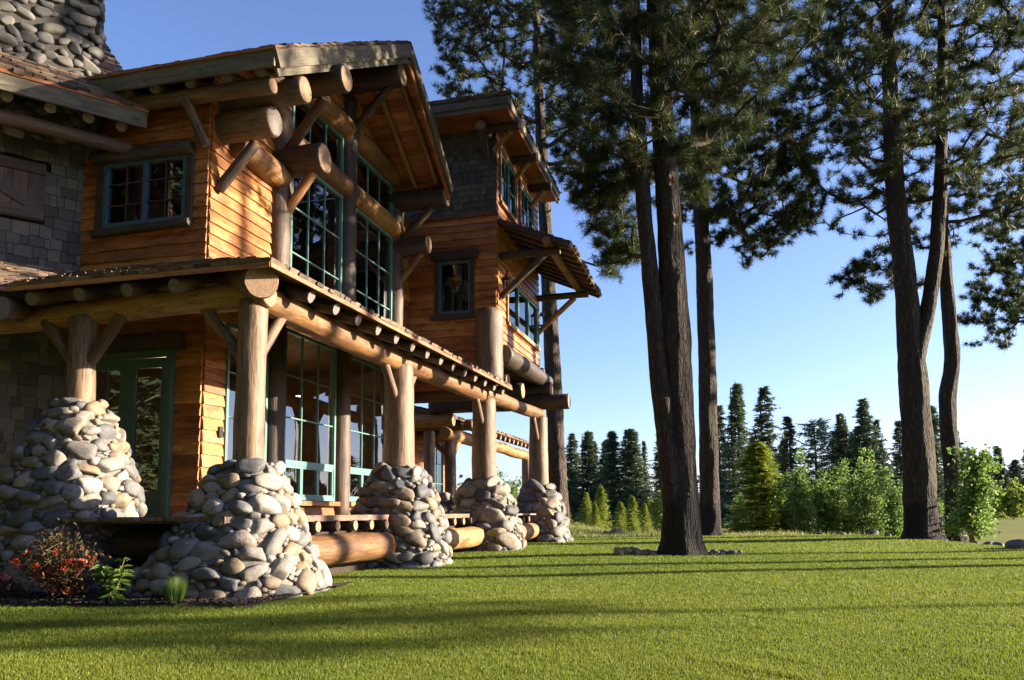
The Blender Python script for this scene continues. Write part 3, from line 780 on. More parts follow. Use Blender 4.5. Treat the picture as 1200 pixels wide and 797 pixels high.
# --- tower bay
TX, TY, TF = -5.72, 20.25, 25.2
tside = [(20.52, 22.15, 9.45, 10.85), (22.7, 24.3, 9.6, 10.8), (21.15, 24.85, 6.25, 7.55)]
mb = MB()
siding(mb, (WX-.3, TY, 0), (1, 0, 0), (0, -1, 0), TX-WX+.3, 4.3, 9.0, [(.85+.33, 1.75+.33, 6.33, 7.78)])
siding(mb, (TX, TY, 0), (0, 1, 0), (1, 0, 0), TF-TY, 5.3, 11.4, [(a-TY, b-TY, c, d) for a, b, c, d in tside])
siding(mb, (TX, TF, 0), (-1, 0, 0), (0, 1, 0), 2.6, 5.3, 11.4)
part(mb, 'bay_wall', M['siding'])
mb = MB(); shingles(mb, (WX-.3, TY, 0), (1, 0, 0), (0, -1, 0), TX-WX+.33, 9.06, 11.45, rh=.17); part(mb, 'shingle_wall', M['shingle'])
mb = MB(); mb.box((-6.95, TY-.06, 9.02), np.eye(3), (1.3, .045, .06), .3); part(mb, 'belt_board', M['sidingdark'])
window((-7.32, TY-.03, 6.33), (1, 0, 0), (0, -1, 0), .9, 1.45, 1, 1, M['blue'], fw=.07)
mb = MB()
for x in (-7.37, -6.37): mb.box((x, TY-.06, 7.05), np.eye(3), (.05, .05, .76), .4)
mb.box((-6.87, TY-.09, 6.24), np.eye(3), (.66, .08, .07), .4); mb.box((-6.87, TY-.09, 7.93), np.eye(3), (.66, .09, .13), .5)
part(mb, 'window_casing', M['dark'])
a, b, c, d = tside[0]; window((TX+.02, a, c), YU, XN, b-a, d-c, 3, 2, M['teal'], mullions=((b-a)/2,))
a, b, c, d = tside[1]; window((TX+.02, a, c), YU, XN, b-a, d-c, 3, 2, M['teal'])
a, b, c, d = tside[2]; window((TX+.02, a, c), YU, XN, b-a, d-c, 1, 1, M['teal'], mullions=((b-a)/3, (b-a)*2/3))
for a, b, c, d in tside:
    mb = MB()
    mb.box((TX+.06, (a+b)/2, c-.06), [YU, (0, 0, 1), XN], ((b-a)/2+.08, .05, .075), .6)
    for y in (a-.05, b+.05): mb.box((TX+.045, y, (c+d)/2), [(0, 0, 1), YU, XN], ((d-c)/2, .045, .055), .7)
    mb.box((TX+.045, (a+b)/2, d+.06), [YU, (0, 0, 1), XN], ((b-a)/2+.09, .055, .058), .7)
    part(mb, 'window_casing', M['honey'])
# hipped roof of the bay
mb = MB()
e = [np.array(p) for p in ((-9.6, 19.2, 11.8), (-5.08, 19.2, 11.8), (-5.08, 25.9, 11.72), (-9.6, 25.9, 11.8))]
pk = np.array((-7.5, 22.4, 12.75))
for i in range(4):
    a, b = e[i], e[(i+1) % 4]; slab(mb, (a, b, pk, pk+(a-b)*.001), .05)
shakes(mb, e[0], e[1], pk, pk+np.array((.02, 0, 0)), .26); shakes(mb, e[1], e[2], pk, pk+np.array((0, .02, 0)), .26)
part(mb, 'bay_roof', M['shake'])
mb = MB()
mb.bar((-9.6, 19.22, 11.62), (-5.08, 19.22, 11.62), .05, .2, (0, 0, 1), .4); mb.bar((-9.6, 19.26, 11.46), (-5.14, 19.26, 11.46), .05, .12, (0, 0, 1), .6)
mb.bar((-5.1, 19.2, 11.62), (-5.1, 25.9, 11.56), .05, .2, (0, 0, 1), .5)
part(mb, 'roof_fascia', M['fascia'])
mb = MB(); mb.bar((-5.15, 19.25, 11.45), (-5.15, 25.85, 11.39), .05, .12, (0, 0, 1), .5); slab(mb, [(-9.6, 19.25, 11.46), (-5.1, 19.25, 11.46), (-5.1, 25.8, 11.42), (-9.6, 25.8, 11.46)], .02)
part(mb, 'soffit', M['soffit'])
for y, z in ((19.85, 11.2), (21.9, 11.2), (23.9, 11.15)):
    logpart('lookout_log', 'brown', (TX-.2, y, z), (-4.95, y, z), .13, seg=14)
    logpart('log_brace', 'honey', (TX+.06, y+.02, z-.62), (-5.2, y, z-.12), .075)
logpart('lookout_log', 'brown', (-5.93, 19.5, 11.18), (-5.93, 20.4, 11.2), .14, seg=14)
logpart('log_brace', 'brown', (-5.93, 20.14, 10.5), (-5.93, 19.72, 11.1), .09)
# canopy over the bay's lower windows
cz0, cz1 = 8.95, 7.95
mb = MB()
cA, cB, cC, cD = np.array((TX+.03, 20.35, 8.88)), np.array((-3.7, 20.25, 8.02)), np.array((-3.7, 25.7, 8.02)), np.array((TX+.03, 25.6, 8.88))
slab(mb, (cB, cC, cD, cA), .05); shakes(mb, cB, cC, cA, cD, .26)
part(mb, 'canopy_roof', M['shake'])
mb = MB()
for k in range(10):
    y0 = 20.42+k*.57; mb.bar((TX+.05, y0, 8.79), (-3.75, y0, 7.94), .05, .09, (0, 0, 1), random.random())
mb.bar((TX+.04, 20.3, 8.82), (-3.72, 20.24, 7.97), .05, .14, (0, 0, 1), .5)
part(mb, 'canopy_rafters', M['brown'])
for y in (20.45, 24.95):
    logpart('bracket_log', 'brown', (TX-.1, y, 7.88), (-4.02, y, 7.9), .105)
    logpart('log_brace', 'brown' if y < 22 else 'honey', (TX+.05, y, 6.75), (-4.45, y, 7.82), .085)
logpart('purlin_log', 'honey', (-4.35, 20.2, 8.12), (-4.35, 25.3, 8.12), .115)
# wall lanterns
for y in (20.75, 25.05):
    mb = MB(); c = np.array((TX+.14, y, 7.15))
    mb.box(c+np.array((-.08, 0, .1)), np.eye(3), (.03, .06, .1)); mb.box(c+np.array((0, 0, .2)), np.eye(3), (.09, .09, .02)); mb.box(c+np.array((0, 0, -.14)), np.eye(3), (.07, .07, .02))
    for sx in (-1, 1):
        for sy in (-1, 1): mb.box(c+np.array((sx*.06, sy*.06, .03)), np.eye(3), (.008, .008, .16))
    mb.box(c+np.array((0, 0, .25)), np.eye(3), (.03, .03, .04))
    part(mb, 'wall_lantern', M['blackmetal'])
# logs carrying the bay
logpart('bay_post', 'brown', (-5.84, 19.93, 4.4), (-5.84, 19.93, 6.3), .37, .36, seg=22)
logpart('bay_sill_log', 'brown', (-5.52, 20.1, 5.14), (-5.52, 25.3, 5.2), .27, .25, seg=18)
logpart('corbel_log', 'dark', (-9.2, 24.75, 5.3), (-5.45, 24.75, 5.3), .27, seg=18)
logpart('corbel_log', 'dark', (-9.2, 24.7, 4.85), (-5.2, 24.7, 4.85), .26, seg=18)
logpart('corbel_log', 'dark', (-9.2, 24.6, 4.45), (-4.62, 24.6, 4.45), .24, seg=18)
for y in (21.3, 23.0): logpart('floor_log', 'dark', (-9.4, y, 4.6), (-5.7, y, 4.6), .24, seg=16)
logpart('floor_log', 'brown', (-9.4, 20.5, 4.25), (-5.9, 20.5, 4.25), .22, seg=16)
mb = MB(); mb.box((-7.4, 22.7, 5.2), np.eye(3), (1.95, 2.45, .08)); part(mb, 'bay_floor', M['dark'])
mb = MB(); siding(mb, (WX, 20.2, 0), (-1, 0, 0), (0, 1, 0), 4, 1.0, 5.2); part(mb, 'end_wall', M['siding'])

# --- rear wing beyond the bay
RX = -9.35
mb = MB(); siding(mb, (-11.4, 25.5, 0), (0, 1, 0), (1, 0, 0), 8, 1.0, 4.4, [(4.2, 6.4, 1.35, 3.9)]); siding(mb, (-15, 25.5, 0), (1, 0, 0), (0, -1, 0), 3.6, 1.0, 4.4)
part(mb, 'rear_wall', M['siding'])
window((-11.38, 29.7, 1.35), YU, XN, 2.2, 2.55, 3, 3, M['teal'])
mb = MB(); slab(mb, [(RX+.6, 25.0, 4.25), (RX+.6, 41, 4.25), (-12.4, 41, 5.2), (-12.4, 25.0, 5.2)], .06); shakes(mb, (RX+.6, 25.0, 4.25), (RX+.6, 41, 4.25), (-12.4, 25.0, 5.2), (-12.4, 41, 5.2), .3); part(mb, 'rear_roof', M['shake'])
for y, r in ((24.9, .18), (27.0, .2), (38.3, .24)): logpart('porch_post', 'gray', (RX, y, 1.0), (RX, y, 3.7), r, seg=16)
logpart('porch_beam', 'honey', (RX, 26.4, 3.78), (RX, 39.2, 3.78), .23, seg=16)
logpart('porch_beam', 'honey', (-11.3, 27.0, 3.72), (RX+.15, 27.0, 3.72), .19, seg=16)
logpart('log_brace', 'honey', (RX, 26.9, 2.95), (RX-.7, 27.0, 3.6), .09)
logpart('log_brace', 'honey', (RX, 27.1, 2.95), (RX, 27.9, 3.6), .1)
for k in range(18): logpart('porch_rafter', 'brown', (RX+.55, 26.8+k*.7, 4.06), (RX-1.6, 26.8+k*.7, 4.78), .11, seg=10)
for y, z, x in ((24.6, 4.0, -8.4), (25.6, 4.35, -8.8), (27.0, 4.1, -8.5)): logpart('tie_log', 'honey', (-11.3, y, z), (x, y, z), .2, seg=16)
mb = MB(); mb.box((-10.4, 32, .95), np.eye(3), (1.05, 7.0, .05)); mb.box((-10.4, 32, .5), np.eye(3), (.9, 6.8, .42)); part(mb, 'rear_deck', M['deck'])

# --- stonework
bm_ = bmesh.new(); bmesh.ops.create_icosphere(bm_, subdivisions=3, radius=1)
ICO_V = np.array([v.co[:] for v in bm_.verts]); ICO_F = [[v.index for v in f.verts] for f in bm_.faces]; bm_.free()
bm_ = bmesh.new(); bmesh.ops.create_icosphere(bm_, subdivisions=2, radius=1)
ICO2_V = np.array([v.co[:] for v in bm_.verts]); ICO2_F = [[v.index for v in f.verts] for f in bm_.faces]; bm_.free()
def stone(mb, c, ax, r, tone=None):
    """a river cobble: rounded ellipsoid with a few broad flats and hollows"""
    big = max(r) > .11; IV, IF = (ICO_V, ICO_F) if big else (ICO2_V, ICO2_F)
    V = IV.copy()
    p = random.uniform(2.1, 3.0)
    V /= (np.abs(V)**p).sum(1)[:, None]**(1/p)
    for k in range(6):
        d = rng.normal(size=3); d /= np.linalg.norm(d); w = rng.uniform(1.2, 3.2) if k < 4 else rng.uniform(5, 8); ph = rng.uniform(0, 6.3)
        V *= 1+(.06 if k < 4 else .018)*np.sin((IV@d)*w+ph)[:, None]
    for k in range(4):
        d = rng.normal(size=3); d /= np.linalg.norm(d); lim = rng.uniform(.52, .9)
        ex = np.clip(V@d-lim, 0, None); V -= np.outer(ex*.85, d)
    W = (V*np.array(r)) @ np.array(ax)+np.array(c)
    mb.add(W, IF, None, random.random() if tone is None else tone, 0, True)
def pier(name, profile, label=None, rmax=.24, rmin=.05, mat='stone', flat=.62, tries=6000, seed=1, pw=3.0, facing=None, rot=0):
    """profile: rows (z, cx, cy, hx, hy), bottom to top"""
    random.seed(seed); 
    pr = np.array(profile, float)
    def at(z): return [np.interp(z, pr[:, 0], pr[:, k]) for k in range(1, 5)]
    def pt(th, z, grow=0):
        cx, cy, hx, hy = at(z); c, s = math.cos(th), math.sin(th)
        k = (abs(c)**pw+abs(s)**pw)**(-1/pw)
        a, b = (hx+grow)*c*k, (hy+grow)*s*k; return np.array((cx+a*math.cos(rot)-b*math.sin(rot), cy+a*math.sin(rot)+b*math.cos(rot), z))
    mb = MB()
    zs = np.linspace(pr[0, 0], pr[-1, 0], 14); V = []; F = []; n = 40
    for z in zs: V += [pt(2*math.pi*k/n, z, -.03) for k in range(n)]
    for i in range(13):
        for k in range(n): F.append((i*n+k, i*n+(k+1) % n, (i+1)*n+(k+1) % n, (i+1)*n+k))
    F.append(tuple(13*n+k for k in range(n)))
    mb.add(V, F, None, .15, 1, False)
    placed = []; zt = pr[-1, 0]; zb = pr[0, 0]
    P = np.zeros((0, 3)); Rr = np.zeros(0)
    for t in range(tries):
        f = t/tries
        r = rmax*(1-f)**2.9*random.uniform(.75, 1.1)+rmin
        th = random.uniform(0, 2*math.pi); z = random.uniform(zb+r*.35, zt-r*.1)
        p = pt(th, z)
        if facing is not None and (p-np.array(at(z)[:2]+[z]))[:2] @ facing < -.25: continue
        if len(P) and (np.linalg.norm((P-p)*np.array((1, 1, 1.25)), axis=1) < .88*(Rr+r)).any(): continue
        P = np.vstack([P, p]); Rr = np.append(Rr, r); placed.append((p, th, z, r))
    # a cap ring of stones on the shoulder round the post
    for p, th, z, r in placed:
        a = pt(th+.05, z)-pt(th-.05, z); a /= np.linalg.norm(a)
        b = pt(th, min(zt, z+.06))-pt(th, max(zb, z-.06)); b /= np.linalg.norm(b)
        nn = np.cross(a, b); nn /= np.linalg.norm(nn)
        ro = random.gauss(0, .28); a2 = a*math.cos(ro)+b*math.sin(ro); b2 = -a*math.sin(ro)+b*math.cos(ro)
        el = random.uniform(1.0, 1.5)
        stone(mb, p-nn*r*.22, [a2, b2, nn], (r*el, r*random.uniform(.58, .95), r*random.uniform(flat-.08, flat+.2)))
    o = part(mb, name, (M[mat], M['mortardark' if name == 'chimney' else 'mortar']), None, label)
    return o
pier('stone_pier', [(-.05, -6.18, 9.25, 1.16, 1.08), (.3, -6.14, 9.26, 1.02, .98), (.6, -6.1, 9.28, .84, .82), (1.0, -6.05, 9.3, .66, .66), (1.35, -6.02, 9.32, .5, .5), (1.68, -6.0, 9.33, .33, .33)], 'broad grey cobble pier under the porch corner post', .125, .04, seed=3, tries=16000)
pier('stone_pier', [(-.05, -8.95, 9.33, 1.02, .98), (.9, -8.85, 9.33, .86, .82), (1.4, -8.78, 9.33, .80, .75), (1.9, -8.73, 9.33, .62, .58), (2.3, -8.7, 9.33, .44, .42), (2.6, -8.7, 9.33, .27, .27)], 'tall cobble pier beside the green glazed doors', .125, .04, seed=11, tries=16000)
pier('stone_pier', [(-.05, -5.97, 14.3, .92, .92), (.5, -5.98, 14.3, .86, .86), (1.0, -6, 14.33, .78, .78), (1.5, -6, 14.35, .62, .62), (1.9, -6, 14.35, .38, .38)], None, .13, .045, seed=5, tries=9000)
pier('stone_pier', [(0, -5.72, 19.15, .9, .9), (.6, -5.74, 19.2, .82, .82), (1.1, -5.75, 19.2, .72, .72), (1.5, -5.76, 19.2, .56, .56), (1.8, -5.76, 19.2, .4, .4)], None, .17, .055, seed=8, tries=3500)
pier('stone_pier', [(.1, -5.4, 23.7, .88, .88), (.7, -5.42, 23.75, .78, .78), (1.2, -5.42, 23.75, .66, .66), (1.6, -5.42, 23.75, .5, .5), (1.85, -5.42, 23.75, .38, .38)], None, .18, .06, seed=9, tries=3000)
pier('stone_pier', [(.2, RX, 27, .8, .8), (1.0, RX, 27, .66, .66), (1.65, RX, 27, .4, .4)], None, .26, .08, seed=14, tries=1500)
cc = D0-DU*1.75-DN*.62
pier('chimney', [(7.2, cc[0], cc[1], 1.85, 1.2), (14.5, cc[0], cc[1], 1.8, 1.15)], 'massive fieldstone chimney rising behind the wing roof', .095, .065, 'stonedark', .55, 16000, 21, 10.0, np.array(DN[:2]), R(53))
# ------------------------------------------------------------------ trees
def trunk_mesh(mb, pts, radii, seg=26, step=.11, amp=.07):
    pts = np.array(pts, float); d = np.concatenate([[0], np.cumsum(np.linalg.norm(np.diff(pts, axis=0), axis=1))])
    n = max(4, int(d[-1]/step)); t = np.linspace(0, d[-1], n)
    # smooth the polyline
    C = np.stack([np.interp(t, d, pts[:, k]) for k in range(3)], 1); rr = np.interp(t, d, radii)
    k = max(1, int(.5/step)); ker = np.ones(2*k+1)/(2*k+1)
    Cp = np.vstack([np.repeat(C[:1], k, 0), C, np.repeat(C[-1:], k, 0)])
    C = np.stack([np.convolve(Cp[:, j], ker, 'valid') for j in range(3)], 1)
    V = []; F = []
    sd_ = random.random()*90
    for i in range(n):
        for j in range(seg):
            th = 2*math.pi*j/seg; c, s = math.cos(th), math.sin(th)
            q = noise.noise((c*2.6+sd_, s*2.6, t[i]*.9))+.6*abs(noise.noise((c*6, s*6+sd_, t[i]*1.8)))
            r = rr[i]*(1+amp*2.2*q)
            V.append((C[i][0]+r*c, C[i][1]+r*s, C[i][2]))
    for i in range(n-1):
        for j in range(seg): F.append((i*seg+j, i*seg+(j+1) % seg, (i+1)*seg+(j+1) % seg, (i+1)*seg+j))
    F.append(tuple((n-1)*seg+j for j in range(seg)))
    mb.add(V, F, None, .5, 0, True)
    return C, rr

def tube_soup(segs):
    """segs: list of (p0,p1,r0,r1) -> quads"""
    A = np.array([s[0] for s in segs]); B = np.array([s[1] for s in segs]); ra = np.array([s[2] for s in segs])[:, None]; rb = np.array([s[3] for s in segs])[:, None]
    d = B-A; L = np.linalg.norm(d, axis=1)[:, None]+1e-9; d = d/L
    u = np.cross(d, np.where(np.abs(d[:, 2:3]) > .9, np.array([[1., 0, 0]]), np.array([[0, 0, 1.]]))); u /= np.linalg.norm(u, axis=1)[:, None]; w = np.cross(d, u)
    Q = []; k = 5
    for j in range(k):
        a0, a1 = 2*math.pi*j/k, 2*math.pi*(j+1)/k
        o0 = u*math.cos(a0)+w*math.sin(a0); o1 = u*math.cos(a1)+w*math.sin(a1)
        Q.append(np.stack([A+o0*ra, A+o1*ra, B+o1*rb, B+o0*rb], 1))
    return np.concatenate(Q)

def tufts(centers, dirs, count, length, width, spread=1.0):
    """needle tufts: thin free triangles radiating from each centre, leaning along dirs"""
    n = len(centers); C = np.repeat(centers, count, 0); D = np.repeat(dirs, count, 0)
    v = rng.normal(size=(n*count, 3)); v /= np.linalg.norm(v, axis=1)[:, None]
    v = v*spread+D*.75; v /= np.linalg.norm(v, axis=1)[:, None]
    L = (length*rng.uniform(.65, 1.15, n*count))[:, None]
    s = np.cross(v, rng.normal(size=v.shape)); s /= np.linalg.norm(s, axis=1)[:, None]
    base = C+rng.normal(size=C.shape)*.03
    W = width*rng.uniform(.7, 1.3, n*count)[:, None]
    return np.stack([base-s*W*.5, base+s*W*.5, base+v*L], 1)

def in_poly(pt, poly):
    x, y = pt; c = False; j = len(poly)-1
    for i in range(len(poly)):
        xi, yi = poly[i]; xj, yj = poly[j]
        if (yi > y) != (yj > y) and x < (xj-xi)*(y-yi)/(yj-yi)+xi: c = not c
        j = i
    return c

def grow_crown(root, stems, start_z, tips, tuft_per=5, needles=34, nl=.25, nw=.018, mat='needle', name='crown', dead=0):
    """limbs creep outward from the stems, each tip joining the nearest wood; needles sit in tufts near the tips"""
    nodes = []; par = []
    for C in stems:
        last = -1
        for q in C[::3]:
            nodes.append(q); par.append(last); last = len(nodes)-1
    stem_n = len(nodes); P = np.array(nodes)
    ok = P[:, 2] > start_z
    dist = np.array([np.min(np.linalg.norm(P[:, :2]-t[:2], axis=1)+0*t[2]) for t in tips])
    order = np.argsort(dist)
    nodes = list(P); ready = list(ok)
    tuft_c = []; tuft_d = []; segs_idx = []
    for ti in order:
        t = tips[ti]
        A = np.array(nodes); dv = t-A; dl = np.linalg.norm(dv, axis=1)
        cost = dl+1.4*np.clip(A[:, 2]-t[2]-.1, 0, None)+.5*np.clip(t[2]-A[:, 2]-1.6*np.linalg.norm(dv[:, :2], axis=1), 0, None)
        cost = np.where(ready, cost, 1e9); b = int(np.argmin(cost))
        if cost[b] > 7: continue
        p0 = A[b]; L = dl[b]; n = max(2, int(L/.45)); last = b
        sag = .10*L*rng.uniform(.3, 1.4)
        wob = rng.normal(size=3)*.05*L
        for k in range(1, n+1):
            s = k/n; q = p0+(t-p0)*s-np.array((0, 0, sag*4*s*(1-s)*.6))+wob*4*s*(1-s)*.5
            nodes.append(q); ready.append(True); par.append(last); last = len(nodes)-1
        dr = (t-p0)/max(L, .01); dr = dr+np.array((0, 0, .35)); dr /= np.linalg.norm(dr)
        for k in range(tuft_per):
            back = rng.uniform(0, min(.5, L*.8)) if k else 0
            c = t-(t-p0)/max(L, .01)*back+rng.normal(size=3)*np.array((.10, .10, .07))*(1 if k else .2)
            tuft_c.append(c); tuft_d.append(dr+rng.normal(size=3)*.35)
            if k: segs_idx.append((t-(t-p0)/max(L, .01)*min(back+.1, L), c))
    cnt = np.ones(len(nodes)); 
    for i in range(len(nodes)-1, stem_n-1, -1): cnt[par[i]] += cnt[i]
    segs = []
    for i in range(stem_n, len(nodes)):
        r = .0062*math.sqrt(cnt[i])+.003; r0 = .0062*math.sqrt(cnt[par[i]])+.003 if par[i] >= stem_n else r*1.15
        segs.append((nodes[par[i]], nodes[i], min(r0, r*1.3, .14), min(r, .13)))
    for a, b in segs_idx: segs.append((a, b, .006, .004))
    Q = tube_soup(segs)
    tri_soup('limbs', Q, np.full(len(Q), .5), M['limb'], root, True)
    c = np.array(tuft_c); d = np.array(tuft_d); d /= np.linalg.norm(d, axis=1)[:, None]
    T = tufts(c, d, needles, nl, nw)
    tone = np.repeat(np.clip(rng.beta(2, 2.6, len(c))+(rng.random(len(c)) < .05)*.35, 0, 1), needles)
    tone = np.clip(tone+rng.normal(size=len(tone))*.08, 0, 1)
    tri_soup(name, T, tone, M[mat], root)

def poly_tips(poly, dep, n, rad, axis_px, power=1.0):
    """tips spread through a crown that has the given outline seen from the lawn, and a round plan"""
    xs = [p[0] for p in poly]; ys = [p[1] for p in poly]; out = []
    while len(out) < n:
        px, py = rng.uniform(min(xs), max(xs)), rng.uniform(min(ys), max(ys))
        if not in_poly((px, py), poly): continue
        dx = (px-axis_px)/F_PX*dep; h = math.sqrt(max(.6, rad*rad-dx*dx))
        dd = rng.uniform(-h, h)*rng.uniform(.6, 1)
        s = (dep+dd)/dep
        p = on_d(px, py, dep)
        if dd < -.8 and abs(dx) < 1.3 and py > 30 and rng.random() < .5: continue
        out.append(p+np.append(FH*dd, 0))
    return np.array(out)

def tree_root(name, base, label, cat, group=None): return empty(name, base, label, cat, group)
def local(root, o):
    o.matrix_parent_inverse = Matrix.Translation(-root.location); return o
def fix_children(root):
    for c in root.children: c.matrix_parent_inverse = Matrix.Translation(-root.location)

def stem_path(pix, dep, offs=0):
    return [on_d(x, y, dep+offs) for x, y in pix]

# the big forked pine in the middle of the lawn
def big_pine():
    dep = 17.4; b = ground_at(799, dep)
    root = tree_root('pine_tree', b, 'big pine with two dark stems rising from one thick forked trunk on the lawn', 'tree', 'tall pines round the lawn')
    g = np.array(b)
    p_main = [g+np.array((0, 0, -.2)), g+np.array((0, 0, .35))]+stem_path([(797, 560), (794, 480), (790, 380), (786, 280), (780, 190), (773, 90), (768, 0), (764, -120), (762, -300)], dep)
    r_main = [.56, .41, .345, .345, .32, .27, .25, .22, .19, .15, .08]
    p_side = stem_path([(792, 600), (786, 540), (777, 470), (769, 400), (762, 320), (755, 250), (750, 180), (746, 90), (744, 0), (742, -200)], dep, -.1)
    r_side = [.26, .25, .23, .195, .18, .165, .155, .13, .10, .05]
    mb = MB(); C1, _ = trunk_mesh(mb, p_main, r_main); C2, _ = trunk_mesh(mb, p_side, r_side)
    st = on_d(783, 505, dep-.2); en = on_d(778, 466, dep-.32)
    mb.log(st, en, .13, .12, seg=14); mb.mi[-28:] = [0]*14+[1]*14
    mb.build('trunk', (M['bark'], M['end']), root)
    for (x, y) in ((785, 212), (790, 258)):
        km = MB(); c = on_d(x, y, dep-.24); v = np.array(FH); ax = [np.array((_c, _s, 0)), np.array((0, 0, 1.)), np.array((-FH[0], -FH[1], 0))]
        P = [c+ax[0]*.09*math.cos(t)*1+ax[1]*.13*math.sin(t)+ax[2]*(.05+.02*math.cos(3*t)) for t in np.linspace(0, 2*math.pi, 14)[:-1]]
        km.add(P+[c+ax[2]*.075]+[q-ax[2]*.16 for q in P], [(13, k, (k+1) % 13) for k in range(13)]+[(k, k+14, (k+1) % 13+14, (k+1) % 13) for k in range(13)], None, .5, 0)
        km.build('branch_scar', M['honey'], root)
    poly = [(640, -60), (625, 20), (650, 70), (632, 110), (655, 150), (690, 178), (720, 200), (742, 215), (800, 190), (850, 190), (905, 120), (945, 60), (950, -100), (860, -300), (660, -300)]
    tips = poly_tips(poly, dep, 1350, 4.2, 775)
    low = poly_tips([(680, 190), (740, 220), (735, 280), (690, 255), (660, 225)], dep+1.0, 46, 1.6, 715)
    low2 = poly_tips([(695, 280), (745, 270), (740, 330), (705, 315)], dep+1.5, 26, 1.2, 722)
    grow_crown(root, [C1, C2], 5.2, np.vstack([tips, low, low2]), 5, 46, .275, .0125)
    fix_children(root)
big_pine()

def single_pine(stems, dep, base_px, label, polys, start_z, needles=44, char='bark', group='tall pines round the lawn', nl=.275):
    b = ground_at(base_px, dep)
    root = tree_root('pine_tree', b, label, 'tree', group)
    g = np.array(b); mb = MB(); Cs = []
    for pix, rad, off in stems:
        pts = stem_path(pix, dep, off)
        if off == 0 and pix is stems[0][0]: pts = [g+np.array((0, 0, -.2)), g+np.array((0, 0, .3))]+pts
        C, _ = trunk_mesh(mb, pts, rad); Cs.append(C)
    mb.build('trunk', M[char], root)
    tips = np.vstack([poly_tips(*p) for p in polys])
    grow_crown(root, Cs, start_z, tips, 5, needles, nl, .0115*dep/17)
    fix_children(root); return root

single_pine([([(831, 560), (829, 450), (826, 340), (822, 260), (818, 180), (814, 80), (810, -60), (808, -200)], [.50, .38, .31, .29, .27, .25, .22, .19, .13, .06], 0)],
            27.5, 832, 'slender dark pine with one straight trunk standing just behind the big forked pine',
            [([(795, 160), (830, 110), (880, 125), (925, 150), (955, 268), (925, 275), (895, 300), (860, 270), (840, 262), (805, 275), (788, 235)], 27.5, 420, 3.6, 850), ([(760, 120), (900, 110), (870, -200), (780, -200)], 27.5, 160, 3, 820)], 8.0)
single_pine([([(1077, 560), (1072, 470), (1066, 390), (1060, 320), (1050, 240), (1046, 170), (1042, 80), (1036, -60), (1034, -220)], [.64, .48, .42, .40, .34, .30, .27, .24, .20, .14, .06], 0),
             ([(1072, 430), (1080, 395), (1090, 350), (1098, 290), (1102, 220), (1104, 140), (1104, 40), (1102, -120)], [.24, .22, .21, .20, .18, .15, .12, .06], -.1)],
            23.5, 1080, 'stout pine whose thick trunk splits into two leaning stems at the lawn edge',
            [([(905, -60), (892, 10), (930, 60), (922, 120), (950, 195), (985, 215), (1030, 222), (1075, 235), (1125, 235), (1160, 200), (1190, 120), (1190, -120), (1120, -260), (960, -260)], 23.5, 1350, 5.0, 1045)], 7.8)
single_pine([([(1117, 560), (1111, 500), (1110, 460), (1117, 425), (1113, 380), (1109, 330), (1106, 270), (1104, 200), (1102, 60), (1100, -100)], [.36, .31, .26, .25, .27, .24, .22, .20, .17, .13, .09, .05], 0)],
            26.5, 1119, 'crooked pine trunk kinked halfway up, growing beside the leafy sapling',
            [([(975, 322), (1010, 300), (1050, 268), (1085, 262), (1085, 340), (1040, 345), (1000, 362)], 27.5, 60, 2.2, 1070), ([(1120, 200), (1240, 120), (1250, 260), (1165, 262), (1120, 250)], 26.5, 110, 3.4, 1160)], 8.0)
single_pine([([(1262, 560), (1262, 300), (1258, 100), (1256, -150)], [.42, .36, .33, .27, .2, .08], 0)],
            31, 1262, 'pine at the edge of the lawn whose lowest boughs hang into view over the fairway',
            [([(1150, 335), (1165, 290), (1185, 250), (1185, 170), (1240, 170), (1245, 330), (1230, 392), (1205, 398), (1170, 392), (1148, 350)], 31, 260, 3.6, 1230)], 7.5)
single_pine([([(653, 560), (650, 480), (646, 400), (642, 320), (638, 240), (634, 160), (630, 80), (628, -60)], [.50, .38, .345, .315, .285, .26, .235, .21, .16, .08], 0)],
            30.5, 656, 'bare tall pine trunk rising straight behind the last porch pier',
            [([(520, -40), (494, 4), (510, 30), (497, 66), (516, 84), (530, 118), (575, 128), (600, 140), (650, 172), (700, 180), (740, 120), (740, 0), (700, -60)], 30.5, 800, 5.0, 610), ([(540, 0), (740, 0), (690, -170), (580, -170)], 30.5, 200, 4, 636),
             ([(660, 190), (730, 190), (745, 290), (735, 325), (700, 320), (715, 280), (675, 240)], 31.5, 70, 2.5, 690)], 11.5, 28, 'barkplain')

# tall pines out on the right whose trunks and tops throw the long shadows over lawn and gables
def shade_pine(pos, h0, h1, rad, n, label, r=.36):
    x, y = pos; b = Vector((x, y, gz(x, y))); root = tree_root('pine_tree', b, label, 'tree', 'pines beyond the lawn')
    mb = MB(); C, _ = trunk_mesh(mb, [(x, y, b.z-.2), (x, y, b.z+3), (x+.1, y, b.z+10), (x, y+.1, b.z+h1)], [r*1.2, r, r*.8, .06], 14, .5)
    mb.build('trunk', M['barkplain'], root)
    tips = []
    while len(tips) < n:
        t = rng.uniform(0, 1); a = rng.uniform(0, 6.283); q = rad*math.sqrt(rng.random())*(1-.55*t)
        tips.append((x+q*math.cos(a), y+q*math.sin(a), b.z+h0+(h1-h0)*t))
    grow_crown(root, [C], h0-1, np.array(tips), 4, 16, .26, .03); fix_children(root)
SH = SUNV[:2]/np.linalg.norm(SUNV[:2])
